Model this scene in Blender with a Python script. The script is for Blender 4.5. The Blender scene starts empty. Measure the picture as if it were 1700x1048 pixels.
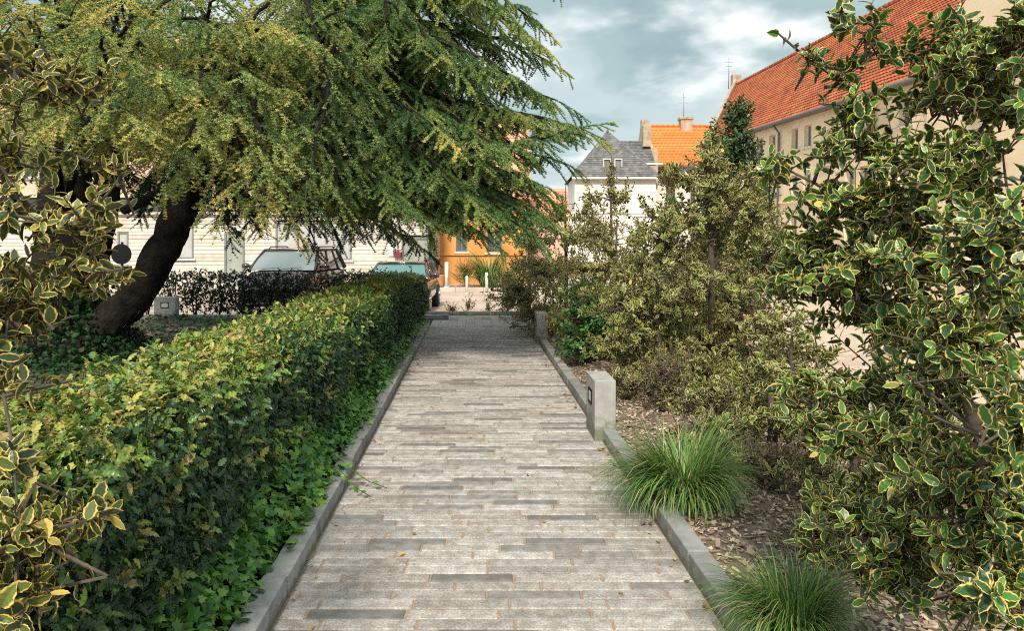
import bpy, math, random
import numpy as np
from mathutils import Vector, Matrix
R = math.radians
random.seed(11)
rng = np.random.default_rng(11)
S = bpy.context.scene
COL = S.collection
F = 1228.0            # focal length in photo pixels
EYE = 1.6

# ------------------------------------------------------------------ camera
cd = bpy.data.cameras.new('camera')
cam = bpy.data.objects.new('camera', cd)
COL.objects.link(cam)
cam.location = (0, 0, EYE)
cam.rotation_euler = (R(90), 0, 0)
cd.sensor_width = 36
cd.lens = 36 * F / 1700
cd.shift_y = -120 / 1700
cd.clip_start = 0.05
cd.clip_end = 2000
S.camera = cam

# ------------------------------------------------------------------ sky + sun
SUN_AZ = math.atan2(-0.15, -1.0)      # clockwise from +Y: behind the viewer, a little to the left
SUN_EL = R(42)
w = bpy.data.worlds.new('World')
S.world = w
w.use_nodes = True
nt = w.node_tree
nt.nodes.clear()
N = nt.nodes.new
L = nt.links.new
out = N('ShaderNodeOutputWorld')
sky = N('ShaderNodeTexSky')
sky.sky_type = 'NISHITA'
sky.sun_disc = False
sky.sun_elevation = SUN_EL
sky.sun_rotation = SUN_AZ
sky.air_density = 1.2
bg1 = N('ShaderNodeBackground')
bg1.inputs['Strength'].default_value = 0.12
L(sky.outputs[0], bg1.inputs['Color'])
tc = N('ShaderNodeTexCoord')
sep = N('ShaderNodeSeparateXYZ')
L(tc.outputs['Generated'], sep.inputs[0])
addz = N('ShaderNodeMath'); addz.operation = 'ADD'; addz.inputs[1].default_value = 0.22
absz = N('ShaderNodeMath'); absz.operation = 'ABSOLUTE'
L(sep.outputs[2], absz.inputs[0]); L(absz.outputs[0], addz.inputs[0])
dx = N('ShaderNodeMath'); dx.operation = 'DIVIDE'
dy = N('ShaderNodeMath'); dy.operation = 'DIVIDE'
L(sep.outputs[0], dx.inputs[0]); L(addz.outputs[0], dx.inputs[1])
L(sep.outputs[1], dy.inputs[0]); L(addz.outputs[0], dy.inputs[1])
cmb = N('ShaderNodeCombineXYZ')
L(dx.outputs[0], cmb.inputs[0]); L(dy.outputs[0], cmb.inputs[1])
cmb.inputs[2].default_value = 3.7


def ramp(node_tree, src, stops, interp='EASE'):
    r = node_tree.nodes.new('ShaderNodeValToRGB')
    r.color_ramp.interpolation = interp
    e = r.color_ramp.elements
    while len(e) < len(stops):
        e.new(0.5)
    for k, (p, c) in enumerate(stops):
        e[k].position = p
        e[k].color = (c, c, c, 1) if isinstance(c, (int, float)) else (*c, 1)
    node_tree.links.new(src, r.inputs[0])
    return r


n1 = N('ShaderNodeTexNoise'); n1.inputs['Scale'].default_value = 1.35
n1.inputs['Detail'].default_value = 7; n1.inputs['Roughness'].default_value = 0.52
n1.inputs['Distortion'].default_value = 0.25
L(cmb.outputs[0], n1.inputs['Vector'])
n2 = N('ShaderNodeTexNoise'); n2.inputs['Scale'].default_value = 2.2
n2.inputs['Detail'].default_value = 8; n2.inputs['Roughness'].default_value = 0.5
mp = N('ShaderNodeMapping'); mp.inputs['Scale'].default_value = (1.0, 1.0, 1); mp.inputs['Location'].default_value = (4.3, 1.7, 0)
L(cmb.outputs[0], mp.inputs[0]); L(mp.outputs[0], n2.inputs['Vector'])
cc = ramp(nt, n1.outputs[0], [(0.30, (0.17, 0.245, 0.255)), (0.44, (0.25, 0.33, 0.335)), (0.55, (0.34, 0.405, 0.41)), (0.68, (0.46, 0.50, 0.505))])
wh = ramp(nt, n2.outputs[0], [(0.49, 0.0), (0.68, 1.0)])
mixw = N('ShaderNodeMix'); mixw.data_type = 'RGBA'
L(wh.outputs[0], mixw.inputs[0]); L(cc.outputs[0], mixw.inputs[6])
mixw.inputs[7].default_value = (0.68, 0.68, 0.67, 1)
bg2 = N('ShaderNodeBackground'); bg2.inputs['Strength'].default_value = 1.48
L(mixw.outputs[2], bg2.inputs['Color'])
dot = N('ShaderNodeVectorMath'); dot.operation = 'DOT_PRODUCT'
L(tc.outputs['Generated'], dot.inputs[0])
dot.inputs[1].default_value = (-0.25, -0.78, 0.57)
mr = N('ShaderNodeMapRange'); mr.interpolation_type = 'SMOOTHSTEP'
mr.inputs['From Min'].default_value = -0.35; mr.inputs['From Max'].default_value = 0.95
mr.inputs['To Min'].default_value = 1.28; mr.inputs['To Max'].default_value = 2.1
L(dot.outputs['Value'], mr.inputs['Value']); L(mr.outputs[0], bg2.inputs['Strength'])
ms = N('ShaderNodeMixShader')
ms.inputs[0].default_value = 0.93
L(bg1.outputs[0], ms.inputs[1]); L(bg2.outputs[0], ms.inputs[2]); L(ms.outputs[0], out.inputs[0])

sd = bpy.data.lights.new('sun', 'SUN')
sd.energy = 3.9
sd.angle = R(9)
sd.color = (1.0, 0.91, 0.76)
so = bpy.data.objects.new('sun', sd)
COL.objects.link(so)
sdir = Vector((math.sin(SUN_AZ) * math.cos(SUN_EL), math.cos(SUN_AZ) * math.cos(SUN_EL), math.sin(SUN_EL)))
so.rotation_euler = sdir.to_track_quat('Z', 'Y').to_euler()
so.location = sdir * 60

S.view_settings.view_transform = 'Standard'
S.view_settings.look = 'None'
S.view_settings.exposure = 0.50
S.view_settings.gamma = 1
S.cycles.use_denoising = False
S.cycles.filter_width = 1.1
S.cycles.max_bounces = 8
S.cycles.transparent_max_bounces = 8


# ------------------------------------------------------------------ helpers
def at(px, py, Y):
    return Vector(((px - 850) / F * Y, Y, EYE + (404 - py) / F * Y))


def V(*a):
    return Vector(a)


def tag(o, label=None, cat=None, group=None, kind=None):
    if label: o['label'] = label
    if cat: o['category'] = cat
    if group: o['group'] = group
    if kind: o['kind'] = kind
    return o


def thing(name, label, cat, loc=(0, 0, 0), rz=0.0, group=None):
    o = bpy.data.objects.new(name, None)
    COL.objects.link(o)
    o.location = loc
    o.rotation_euler = (0, 0, rz)
    o.empty_display_size = 0.2
    return tag(o, label, cat, group)


def copy_tree(o, parent=None):
    c = o.copy()
    COL.objects.link(c)
    c.parent = parent
    for ch in list(o.children):
        copy_tree(ch, c)
    return c


def unit(v):
    v = Vector(v)
    return v / (v.length or 1)


class MB:
    """collects polygons of one mesh object"""
    def __init__(s):
        s.v, s.f, s.m, s.t = [], [], [], []
        s.smooth = []

    def add(s, verts, faces, m=0, tone=0.5, smooth=False):
        b = len(s.v)
        s.v += [tuple(q) for q in verts]
        s.t += [tone] * len(verts)
        for f in faces:
            s.f.append([b + k for k in f])
            s.m.append(m)
            s.smooth.append(smooth)

    def box(s, x0, x1, y0, y1, z0, z1, m=0, tone=0.5):
        s.obox(V((x0 + x1) / 2, (y0 + y1) / 2, (z0 + z1) / 2), V(1, 0, 0), V(0, 1, 0), V(0, 0, 1), x1 - x0, y1 - y0, z1 - z0, m, tone)

    def obox(s, c, ex, ey, ez, a, b, h, m=0, tone=0.5):
        c = Vector(c)
        p = [c + ex * (i * a / 2) + ey * (j * b / 2) + ez * (k * h / 2) for k in (-1, 1) for j in (-1, 1) for i in (-1, 1)]
        s.add(p, [(0, 2, 3, 1), (4, 5, 7, 6), (0, 1, 5, 4), (2, 6, 7, 3), (0, 4, 6, 2), (1, 3, 7, 5)], m, tone)

    def quad(s, a, b, c, d, m=0, tone=0.5):
        s.add([a, b, c, d], [(0, 1, 2, 3)], m, tone)

    def prism(s, poly, axis, depth, m=0, tone=0.5):
        """planar polygon (list of Vectors) pushed along axis*depth"""
        n = len(poly)
        a = [Vector(p) for p in poly]
        b = [p + axis * depth for p in a]
        s.add(a + b, [tuple(range(n)), tuple(range(2 * n - 1, n - 1, -1))] + [(i, i + n, (i + 1) % n + n, (i + 1) % n) for i in range(n)], m, tone)

    def tube(s, pts, radii, n=8, m=0, tone=0.5, cap=True, bump=0.0):
        pts = [Vector(p) for p in pts]
        rings = []
        up = V(0.13, 0.21, 1)
        for i, p in enumerate(pts):
            d = unit((pts[min(i + 1, len(pts) - 1)] - pts[max(i - 1, 0)]))
            x = d.cross(up)
            if x.length < 1e-3: x = d.cross(V(1, 0, 0))
            x.normalize()
            y = x.cross(d)
            r = radii[i]
            rings.append([p + (x * math.cos(2 * math.pi * k / n) + y * math.sin(2 * math.pi * k / n)) * r * (1 + (random.uniform(-bump, bump) if bump else 0)) for k in range(n)])
        vs = [q for rg in rings for q in rg]
        fs = [(i * n + k, i * n + (k + 1) % n, (i + 1) * n + (k + 1) % n, (i + 1) * n + k) for i in range(len(pts) - 1) for k in range(n)]
        if cap:
            fs += [tuple(range(n - 1, -1, -1)), tuple((len(pts) - 1) * n + k for k in range(n))]
        s.add(vs, fs, m, tone, True)

    def disc(s, c, ax, r, h, n=24, m=0, tone=0.5):
        ax = unit(ax)
        s.tube([Vector(c) - ax * h / 2, Vector(c) + ax * h / 2], [r, r], n, m, tone)
        for i in range(len(s.smooth) - 1, len(s.smooth) - 3, -1):
            s.smooth[i] = False

    def build(s, name, mats, parent=None, bevel=0, **kw):
        me = bpy.data.meshes.new(name)
        me.from_pydata(s.v, [], s.f)
        for m in (mats if isinstance(mats, (list, tuple)) else [mats]):
            me.materials.append(m)
        me.polygons.foreach_set('material_index', s.m)
        me.polygons.foreach_set('use_smooth', s.smooth)
        a = me.attributes.new('tone', 'FLOAT', 'POINT')
        a.data.foreach_set('value', np.array(s.t, dtype=np.float32))
        me.update()
        o = bpy.data.objects.new(name, me)
        COL.objects.link(o)
        o.parent = parent
        if bevel:
            b = o.modifiers.new('edges', 'BEVEL')
            b.width = bevel
            b.segments = 2
            b.limit_method = 'ANGLE'
            b.angle_limit = R(50)
        return tag(o, **kw)


def frames(d, n):
    """orthonormal frames (n,3,3): rows x, y(=d), z(~n)"""
    d = d / (np.linalg.norm(d, axis=1, keepdims=True) + 1e-9)
    x = np.cross(d, n)
    x /= (np.linalg.norm(x, axis=1, keepdims=True) + 1e-9)
    z = np.cross(x, d)
    return np.stack([x, d, z], axis=1)


class Scatter:
    """many small templates in one mesh, written with numpy"""
    def __init__(s):
        s.co, s.faces, s.sizes, s.tone, s.edge, s.mat = [], [], [], [], [], []
        s.nv = 0

    def put(s, tmpl, pos, fr, scale, tone, m=0):
        tv, tf, te = tmpl
        pos = np.asarray(pos, dtype=np.float64)
        n = len(pos)
        if n == 0: return
        scale = np.asarray(scale)
        if scale.ndim == 1: scale = scale[:, None].repeat(3, 1)
        q = tv[None] * scale[:, None, :]
        co = np.einsum('nkj,nji->nki', q, fr) + pos[:, None, :]
        k = len(tv)
        s.co.append(co.reshape(-1, 3))
        base = s.nv + np.arange(n)[:, None] * k
        flat = np.concatenate([np.array(f) for f in tf])
        s.faces.append((base + flat[None]).reshape(-1))
        s.sizes.append(np.tile(np.array([len(f) for f in tf]), n))
        s.mat.append(np.full(n * len(tf), m))
        s.tone.append(np.repeat(np.asarray(tone), k))
        s.edge.append(np.tile(te, n))
        s.nv += n * k

    def mb(s, mb, m=0):
        """take over what a MB collected (twigs)"""
        if not mb.v: return
        s.co.append(np.array(mb.v))
        s.faces.append(np.concatenate([np.array(f) for f in mb.f]) + s.nv)
        s.sizes.append(np.array([len(f) for f in mb.f]))
        s.mat.append(np.full(len(mb.f), m))
        s.tone.append(np.array(mb.t)); s.edge.append(np.zeros(len(mb.v)))
        s.nv += len(mb.v)

    def build(s, name, mats, parent=None, smooth=False, **kw):
        me = bpy.data.meshes.new(name)
        co = np.concatenate(s.co); fc = np.concatenate(s.faces).astype(np.int32); sz = np.concatenate(s.sizes).astype(np.int32)
        me.vertices.add(len(co)); me.vertices.foreach_set('co', co.astype(np.float32).reshape(-1))
        me.loops.add(len(fc)); me.loops.foreach_set('vertex_index', fc)
        me.polygons.add(len(sz))
        st = np.zeros(len(sz), dtype=np.int32); st[1:] = np.cumsum(sz)[:-1]
        me.polygons.foreach_set('loop_start', st)
        me.polygons.foreach_set('material_index', np.concatenate(s.mat).astype(np.int32))
        me.polygons.foreach_set('use_smooth', np.full(len(sz), smooth))
        for m in mats: me.materials.append(m)
        for nm, dat in (('tone', s.tone), ('edge', s.edge)):
            a = me.attributes.new(nm, 'FLOAT', 'POINT')
            a.data.foreach_set('value', np.concatenate(dat).astype(np.float32))
        me.update(calc_edges=True)
        o = bpy.data.objects.new(name, me)
        COL.objects.link(o)
        o.parent = parent
        return tag(o, **kw)


# ------------------------------------------------------------------ materials
def new_mat(name):
    m = bpy.data.materials.new(name)
    m.use_nodes = True
    t = m.node_tree
    b = t.nodes['Principled BSDF']
    return m, t, b


def attr(t, name):
    a = t.nodes.new('ShaderNodeAttribute')
    a.attribute_name = name
    return a.outputs['Fac']


def noise(t, scale, detail=4, rough=0.55, vec=None, dist=0.0):
    n = t.nodes.new('ShaderNodeTexNoise')
    n.inputs['Scale'].default_value = scale
    n.inputs['Detail'].default_value = detail
    n.inputs['Roughness'].default_value = rough
    n.inputs['Distortion'].default_value = dist
    if vec is None:
        g = t.nodes.new('ShaderNodeNewGeometry')
        vec = g.outputs['Position']
    t.links.new(vec, n.inputs['Vector'])
    return n.outputs[0]


def math_(t, op, a, b):
    m = t.nodes.new('ShaderNodeMath')
    m.operation = op
    for k, x in enumerate((a, b)):
        if isinstance(x, (int, float)): m.inputs[k].default_value = x
        else: t.links.new(x, m.inputs[k])
    return m.outputs[0]


def mix(t, fac, a, b, blend='MIX'):
    m = t.nodes.new('ShaderNodeMix')
    m.data_type = 'RGBA'
    m.blend_type = blend
    for k, x in ((0, fac), (6, a), (7, b)):
        if isinstance(x, (int, float)): m.inputs[k].default_value = x
        elif isinstance(x, tuple): m.inputs[k].default_value = (*x, 1)
        else: t.links.new(x, m.inputs[k])
    return m.outputs[2]


def bump(t, b, h, strength, dist=0.01):
    n = t.nodes.new('ShaderNodeBump')
    n.inputs['Strength'].default_value = strength
    n.inputs['Distance'].default_value = dist
    t.links.new(h, n.inputs['Height'])
    t.links.new(n.outputs[0], b.inputs['Normal'])


def surf(name, c1, c2, scale=3.0, rough=0.8, bstr=0.2, bscale=None, bdist=0.01, metal=0.0, tone=None, spec=None, stain=None):
    """two-colour mottled surface with bump; tone = (dark, light) per-piece multiplier range"""
    m, t, b = new_mat(name)
    f = ramp(t, noise(t, scale, 6, 0.6), [(0.32, 0.0), (0.68, 1.0)]).outputs[0]
    c = mix(t, f, c1, c2)
    if stain:
        g = ramp(t, noise(t, stain[1], 5, 0.65, dist=0.6), [(0.52, 0.0), (0.66, 1.0)]).outputs[0]
        c = mix(t, math_(t, 'MULTIPLY', g, stain[2]), c, stain[0])
    if tone:
        r = ramp(t, attr(t, 'tone'), [(0, tone[0]), (1, tone[1])], 'LINEAR').outputs[0]
        c = mix(t, 1.0, c, r, 'MULTIPLY')
    t.links.new(c, b.inputs['Base Color'])
    b.inputs['Roughness'].default_value = rough
    b.inputs['Metallic'].default_value = metal
    if spec is not None: b.inputs['Specular IOR Level'].default_value = spec
    if bstr: bump(t, b, noise(t, bscale or scale * 6, 6, 0.65), bstr, bdist)
    return m


def leaf_mat(name, stops, margin=None, thr=(0.67, 0.79), rough=0.42, trans=0.25, spec=0.4, jit=0.35, nscale=70, hue_noise=0.0):
    """stops: ramp over the per-leaf tone; margin: colour of the leaf edge"""
    m, t, b = new_mat(name)
    tn = attr(t, 'tone')
    c = ramp(t, tn, stops, 'LINEAR').outputs[0]
    if margin:
        e = math_(t, 'ADD', attr(t, 'edge'), math_(t, 'MULTIPLY', math_(t, 'SUBTRACT', noise(t, nscale, 2), 0.5), jit))
        f = ramp(t, e, [(thr[0], 0.0), (thr[1], 1.0)], 'LINEAR').outputs[0]
        mc = ramp(t, tn, [(0.0, margin[0]), (1.0, margin[1])], 'LINEAR').outputs[0]
        c = mix(t, f, c, mc)
    t.links.new(c, b.inputs['Base Color'])
    b.inputs['Roughness'].default_value = rough
    b.inputs['Specular IOR Level'].default_value = spec
    if trans:
        o = t.nodes['Material Output']
        tr = t.nodes.new('ShaderNodeBsdfTranslucent')
        t.links.new(mix(t, 1.0, c, (1.0, 1.0, 0.55), 'MULTIPLY'), tr.inputs['Color'])
        x = t.nodes.new('ShaderNodeMixShader')
        x.inputs[0].default_value = trans
        t.links.new(b.outputs[0], x.inputs[1]); t.links.new(tr.outputs[0], x.inputs[2])
        t.links.new(x.outputs[0], o.inputs['Surface'])
    return m


def plain(name, col, rough=0.5, metal=0.0, spec=0.5, coat=0.0):
    m, t, b = new_mat(name)
    f = noise(t, 7, 3)
    c = mix(t, ramp(t, f, [(0.3, 0.0), (0.7, 1.0)]).outputs[0], tuple(x * 0.9 for x in col), tuple(min(1, x * 1.08) for x in col))
    t.links.new(c, b.inputs['Base Color'])
    b.inputs['Roughness'].default_value = rough
    b.inputs['Metallic'].default_value = metal
    b.inputs['Specular IOR Level'].default_value = spec
    b.inputs['Coat Weight'].default_value = coat
    return m


M = {}


def paver_mat():
    m, t, b = new_mat('paver')
    tn = attr(t, 'tone')
    base = ramp(t, tn, [(0.0, (0.165, 0.162, 0.158)), (0.22, (0.205, 0.199, 0.194)), (0.26, (0.23, 0.219, 0.211)), (0.6, (0.285, 0.271, 0.26)), (1.0, (0.345, 0.33, 0.32))], 'LINEAR').outputs[0]
    fine = ramp(t, noise(t, 95, 5, 0.7), [(0.36, 0.0), (0.64, 1.0)]).outputs[0]
    mid = ramp(t, noise(t, 14, 5, 0.6), [(0.35, 0.0), (0.65, 1.0)]).outputs[0]
    rough = ramp(t, tn, [(0.22, 0.25), (0.27, 1.0)], 'LINEAR').outputs[0]
    c = mix(t, math_(t, 'MULTIPLY', fine, math_(t, 'MULTIPLY', rough, 0.8)), base, mix(t, 1.0, base, (1.9, 1.85, 1.8), 'MULTIPLY'))
    c = mix(t, math_(t, 'MULTIPLY', mid, 0.72), c, mix(t, 1.0, c, (0.58, 0.54, 0.51), 'MULTIPLY'))
    rust = ramp(t, noise(t, 1.1, 5, 0.6), [(0.48, 0.0), (0.72, 1.0)]).outputs[0]
    c = mix(t, math_(t, 'MULTIPLY', rust, 0.7), c, mix(t, 1.0, c, (0.84, 0.72, 0.63), 'MULTIPLY'))
    t.links.new(c, b.inputs['Base Color'])
    b.inputs['Roughness'].default_value = 0.82
    b.inputs['Specular IOR Level'].default_value = 0.25
    h = math_(t, 'ADD', math_(t, 'MULTIPLY', noise(t, 60, 6, 0.7), rough), 0)
    bump(t, b, h, 0.6, 0.008)
    return m


M['paver'] = paver_mat()
M['sand'] = surf('joint_sand', (0.30, 0.185, 0.11), (0.40, 0.26, 0.16), 30, 0.95, 0.5, 150)
M['kerb'] = surf('kerb_stone', (0.20, 0.20, 0.195), (0.29, 0.285, 0.275), 9, 0.85, 0.35, 140, 0.004, tone=(0.72, 1.2), stain=((0.10, 0.10, 0.08), 2.2, 0.7))
M['concrete'] = surf('bollard_concrete', (0.27, 0.262, 0.25), (0.36, 0.35, 0.33), 8, 0.85, 0.3, 90, 0.004, stain=((0.19, 0.18, 0.165), 4.0, 0.55))
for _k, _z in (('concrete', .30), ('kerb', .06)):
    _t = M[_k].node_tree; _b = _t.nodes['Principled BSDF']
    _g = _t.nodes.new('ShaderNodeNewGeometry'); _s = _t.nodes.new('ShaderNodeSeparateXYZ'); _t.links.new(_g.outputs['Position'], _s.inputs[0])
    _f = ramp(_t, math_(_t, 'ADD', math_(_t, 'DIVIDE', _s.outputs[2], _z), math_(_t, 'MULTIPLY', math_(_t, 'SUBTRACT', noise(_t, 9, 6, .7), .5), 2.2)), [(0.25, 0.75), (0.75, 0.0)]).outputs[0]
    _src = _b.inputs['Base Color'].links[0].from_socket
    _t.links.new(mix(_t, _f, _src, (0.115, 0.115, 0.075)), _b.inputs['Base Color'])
M['soil'] = surf('bed_soil', (0.10, 0.075, 0.055), (0.22, 0.165, 0.12), 6, 0.95, 0.8, 40, 0.03)
M['chip'] = surf('wood_chip', (0.30, 0.215, 0.155), (0.44, 0.34, 0.26), 12, 0.9, 0.0, tone=(0.35, 1.5))
M['road'] = surf('road_asphalt', (0.40, 0.31, 0.255), (0.50, 0.40, 0.33), 0.8, 0.9, 0.3, 60, stain=((0.30, 0.22, 0.18), 0.5, 0.6))
M['plaza'] = None
M['ground'] = surf('bare_ground', (0.14, 0.11, 0.08), (0.24, 0.19, 0.14), 1.5, 0.95, 0.5, 30)
M['pave2'] = surf('pavement_slab', (0.40, 0.34, 0.29), (0.50, 0.43, 0.37), 1.2, 0.9, 0.2, 60)


def plaza_mat():
    m, t, b = new_mat('plaza_paving')
    g = t.nodes.new('ShaderNodeNewGeometry')
    br = t.nodes.new('ShaderNodeTexBrick')
    br.inputs['Color1'].default_value = (0.46, 0.34, 0.26, 1)
    br.inputs['Color2'].default_value = (0.60, 0.47, 0.37, 1)
    br.inputs['Mortar'].default_value = (0.36, 0.26, 0.19, 1)
    br.inputs['Scale'].default_value = 1
    br.inputs['Brick Width'].default_value = 0.6
    br.inputs['Row Height'].default_value = 0.14
    br.inputs['Mortar Size'].default_value = 0.012
    mpg = t.nodes.new('ShaderNodeMapping')
    mpg.inputs['Rotation'].default_value = (0, 0, R(14))
    t.links.new(g.outputs['Position'], mpg.inputs[0]); t.links.new(mpg.outputs[0], br.inputs['Vector'])
    c = mix(t, math_(t, 'MULTIPLY', noise(t, 0.7, 5), 0.5), br.outputs[0], (0.42, 0.33, 0.26))
    t.links.new(c, b.inputs['Base Color'])
    b.inputs['Roughness'].default_value = 0.88
    bump(t, b, noise(t, 40, 4), 0.2)
    return m


M['plaza'] = plaza_mat()
M['bark'] = surf('cedar_bark', (0.010, 0.008, 0.007), (0.034, 0.027, 0.022), 5, 0.95, 1.0, 18, 0.06, spec=0.15)
M['bark2'] = surf('holly_bark', (0.045, 0.035, 0.026), (0.10, 0.078, 0.055), 20, 0.9, 0.5, 80, 0.01)
M['twig'] = surf('cedar_twig', (0.05, 0.036, 0.026), (0.11, 0.08, 0.055), 20, 0.9, 0.0)
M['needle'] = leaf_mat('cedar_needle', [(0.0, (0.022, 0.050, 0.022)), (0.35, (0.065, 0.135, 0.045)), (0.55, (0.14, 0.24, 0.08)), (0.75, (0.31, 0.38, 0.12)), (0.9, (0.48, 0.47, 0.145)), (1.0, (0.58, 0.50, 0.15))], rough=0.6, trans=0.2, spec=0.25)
M['holly'] = leaf_mat('variegated_holly_leaf', [(0.0, (0.010, 0.030, 0.014)), (0.55, (0.030, 0.088, 0.026)), (0.88, (0.09, 0.235, 0.045)), (0.95, (0.13, 0.22, 0.045)), (0.965, (0.48, 0.36, 0.09)), (1.0, (0.62, 0.46, 0.10))], margin=((0.58, 0.44, 0.13), (0.68, 0.52, 0.13)), thr=(0.70, 0.82), rough=0.33, trans=0.18, spec=0.5)
M['holly_gold'] = leaf_mat('golden_holly_leaf', [(0.0, (0.020, 0.036, 0.018)), (0.55, (0.055, 0.085, 0.026)), (0.86, (0.14, 0.18, 0.045)), (0.9, (0.42, 0.34, 0.09)), (1.0, (0.60, 0.46, 0.12))], margin=((0.58, 0.42, 0.12), (0.68, 0.48, 0.12)), thr=(0.66, 0.80), rough=0.36, trans=0.22, spec=0.5)
M['holly_far'] = leaf_mat('variegated_holly_leaf_small', [(0.0, (0.011, 0.028, 0.012)), (0.55, (0.032, 0.082, 0.024)), (0.88, (0.11, 0.22, 0.05)), (0.96, (0.42, 0.31, 0.085)), (1.0, (0.54, 0.39, 0.10))], margin=((0.58, 0.46, 0.19), (0.66, 0.50, 0.16)), thr=(0.65, 0.78), rough=0.4, trans=0.2)
M['holly_dark'] = leaf_mat('dark_evergreen_leaf', [(0.0, (0.014, 0.034, 0.012)), (0.7, (0.042, 0.088, 0.024)), (1.0, (0.11, 0.17, 0.045))], rough=0.38, trans=0.15)
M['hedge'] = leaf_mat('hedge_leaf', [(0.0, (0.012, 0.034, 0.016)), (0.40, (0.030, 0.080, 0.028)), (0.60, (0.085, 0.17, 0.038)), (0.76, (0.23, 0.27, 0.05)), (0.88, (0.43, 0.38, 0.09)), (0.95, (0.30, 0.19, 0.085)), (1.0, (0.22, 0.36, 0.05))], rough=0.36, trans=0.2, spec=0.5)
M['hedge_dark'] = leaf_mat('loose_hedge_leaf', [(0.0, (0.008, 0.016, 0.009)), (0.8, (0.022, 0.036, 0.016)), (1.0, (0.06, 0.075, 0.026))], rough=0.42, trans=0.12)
M['core'] = surf('dark_core_filler', (0.006, 0.009, 0.005), (0.018, 0.022, 0.011), 12, 1.0, 1.0, 30, 0.05)  # dark filler of the added light-blocking hedge core, reused on the soil bank
M['ivy'] = leaf_mat('ivy_leaf', [(0.0, (0.028, 0.085, 0.020)), (0.5, (0.075, 0.21, 0.034)), (0.85, (0.20, 0.38, 0.050)), (0.96, (0.20, 0.30, 0.045)), (1.0, (0.42, 0.33, 0.05))], rough=0.38, trans=0.25, spec=0.5)
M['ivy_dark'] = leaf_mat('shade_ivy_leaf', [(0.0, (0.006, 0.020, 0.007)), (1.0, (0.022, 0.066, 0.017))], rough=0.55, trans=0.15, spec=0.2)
M['rose'] = leaf_mat('rose_leaf', [(0.0, (0.020, 0.060, 0.018)), (0.6, (0.045, 0.135, 0.028)), (1.0, (0.13, 0.26, 0.05))], rough=0.45, trans=0.28)
M['dry'] = leaf_mat('dry_shrub_leaf', [(0.0, (0.13, 0.085, 0.05)), (0.5, (0.27, 0.195, 0.115)), (0.75, (0.16, 0.155, 0.06)), (1.0, (0.33, 0.27, 0.11))], rough=0.8, trans=0.2)
M['yellow'] = leaf_mat('yellow_flower', [(0.0, (0.30, 0.25, 0.05)), (0.5, (0.55, 0.42, 0.06)), (1.0, (0.75, 0.55, 0.08))], rough=0.7, trans=0.25)
M['copper'] = leaf_mat('bronze_leaf', [(0.0, (0.055, 0.042, 0.016)), (1.0, (0.20, 0.14, 0.05))], rough=0.6, trans=0.2)
M['grass'] = leaf_mat('sedge_blade', [(0.0, (0.030, 0.075, 0.020)), (0.5, (0.090, 0.20, 0.045)), (0.85, (0.22, 0.34, 0.08)), (0.93, (0.42, 0.36, 0.16)), (1.0, (0.48, 0.38, 0.20))], rough=0.5, trans=0.25)
M['litter'] = leaf_mat('fallen_leaf', [(0.0, (0.12, 0.055, 0.02)), (0.6, (0.30, 0.14, 0.045)), (1.0, (0.55, 0.36, 0.05))], rough=0.7, trans=0.1)
M['white_post'] = plain('white_painted_post', (0.66, 0.62, 0.56), 0.6)
M['dark_metal'] = plain('dark_painted_metal', (0.008, 0.010, 0.011), 0.8, spec=0.15)
M['grey_metal'] = plain('grey_metal', (0.20, 0.21, 0.215), 0.45, 0.3)
M['lamp_glass'] = plain('frosted_lamp_glass', (0.62, 0.60, 0.50), 0.25)
M['zinc'] = plain('zinc_gutter', (0.13, 0.135, 0.135), 0.5, 0.3)
M['orange_panel'] = surf('orange_red_panel', (0.50, 0.12, 0.035), (0.62, 0.18, 0.06), 4, 0.7, 0.2, tone=(0.85, 1.1))
M['stucco'] = surf('beige_stucco', (0.80, 0.63, 0.43), (0.86, 0.69, 0.49), 0.6, 0.92, 0.25, 30, 0.01, stain=((0.50, 0.40, 0.29), 0.5, 0.5))
M['white_wall'] = surf('white_plaster', (0.66, 0.61, 0.57), (0.76, 0.71, 0.67), 0.7, 0.92, 0.25, 20, 0.01, stain=((0.45, 0.40, 0.36), 0.6, 0.6))
M['pink_wall'] = surf('pink_brick', (0.52, 0.34, 0.25), (0.62, 0.44, 0.34), 1.5, 0.92, 0.3, 20, stain=((0.44, 0.24, 0.15), 0.9, 0.7))
M['orange_wall'] = surf('orange_render', (0.56, 0.255, 0.075), (0.64, 0.31, 0.10), 1.2, 0.9, 0.2, 30, stain=((0.52, 0.16, 0.03), 0.8, 0.6))
M['board'] = surf('weathered_white_board', (0.50, 0.455, 0.405), (0.60, 0.55, 0.495), 3, 0.85, 0.2, 30, tone=(0.82, 1.1), stain=((0.44, 0.345, 0.25), 1.6, 0.55))
M['tile'] = surf('clay_roof_tile', (0.34, 0.085, 0.034), (0.44, 0.122, 0.045), 0.9, 0.85, 0.3, 40, 0.01, tone=(0.60, 1.25), stain=((0.44, 0.18, 0.07), 0.7, 0.6))
M['tile_orange'] = surf('orange_roof_tile', (0.56, 0.155, 0.035), (0.65, 0.20, 0.045), 0.8, 0.85, 0.2, 40, 0.01, tone=(0.92, 1.06))
M['tile_pale'] = surf('pale_roof_tile', (0.52, 0.26, 0.16), (0.62, 0.34, 0.22), 0.9, 0.88, 0.2, 40, tone=(0.75, 1.2))
M['slate'] = surf('grey_slate', (0.105, 0.105, 0.11), (0.165, 0.16, 0.165), 2.5, 0.7, 0.2, 30, 0.01, tone=(0.70, 1.35), stain=((0.24, 0.215, 0.19), 1.2, 0.4))
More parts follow.
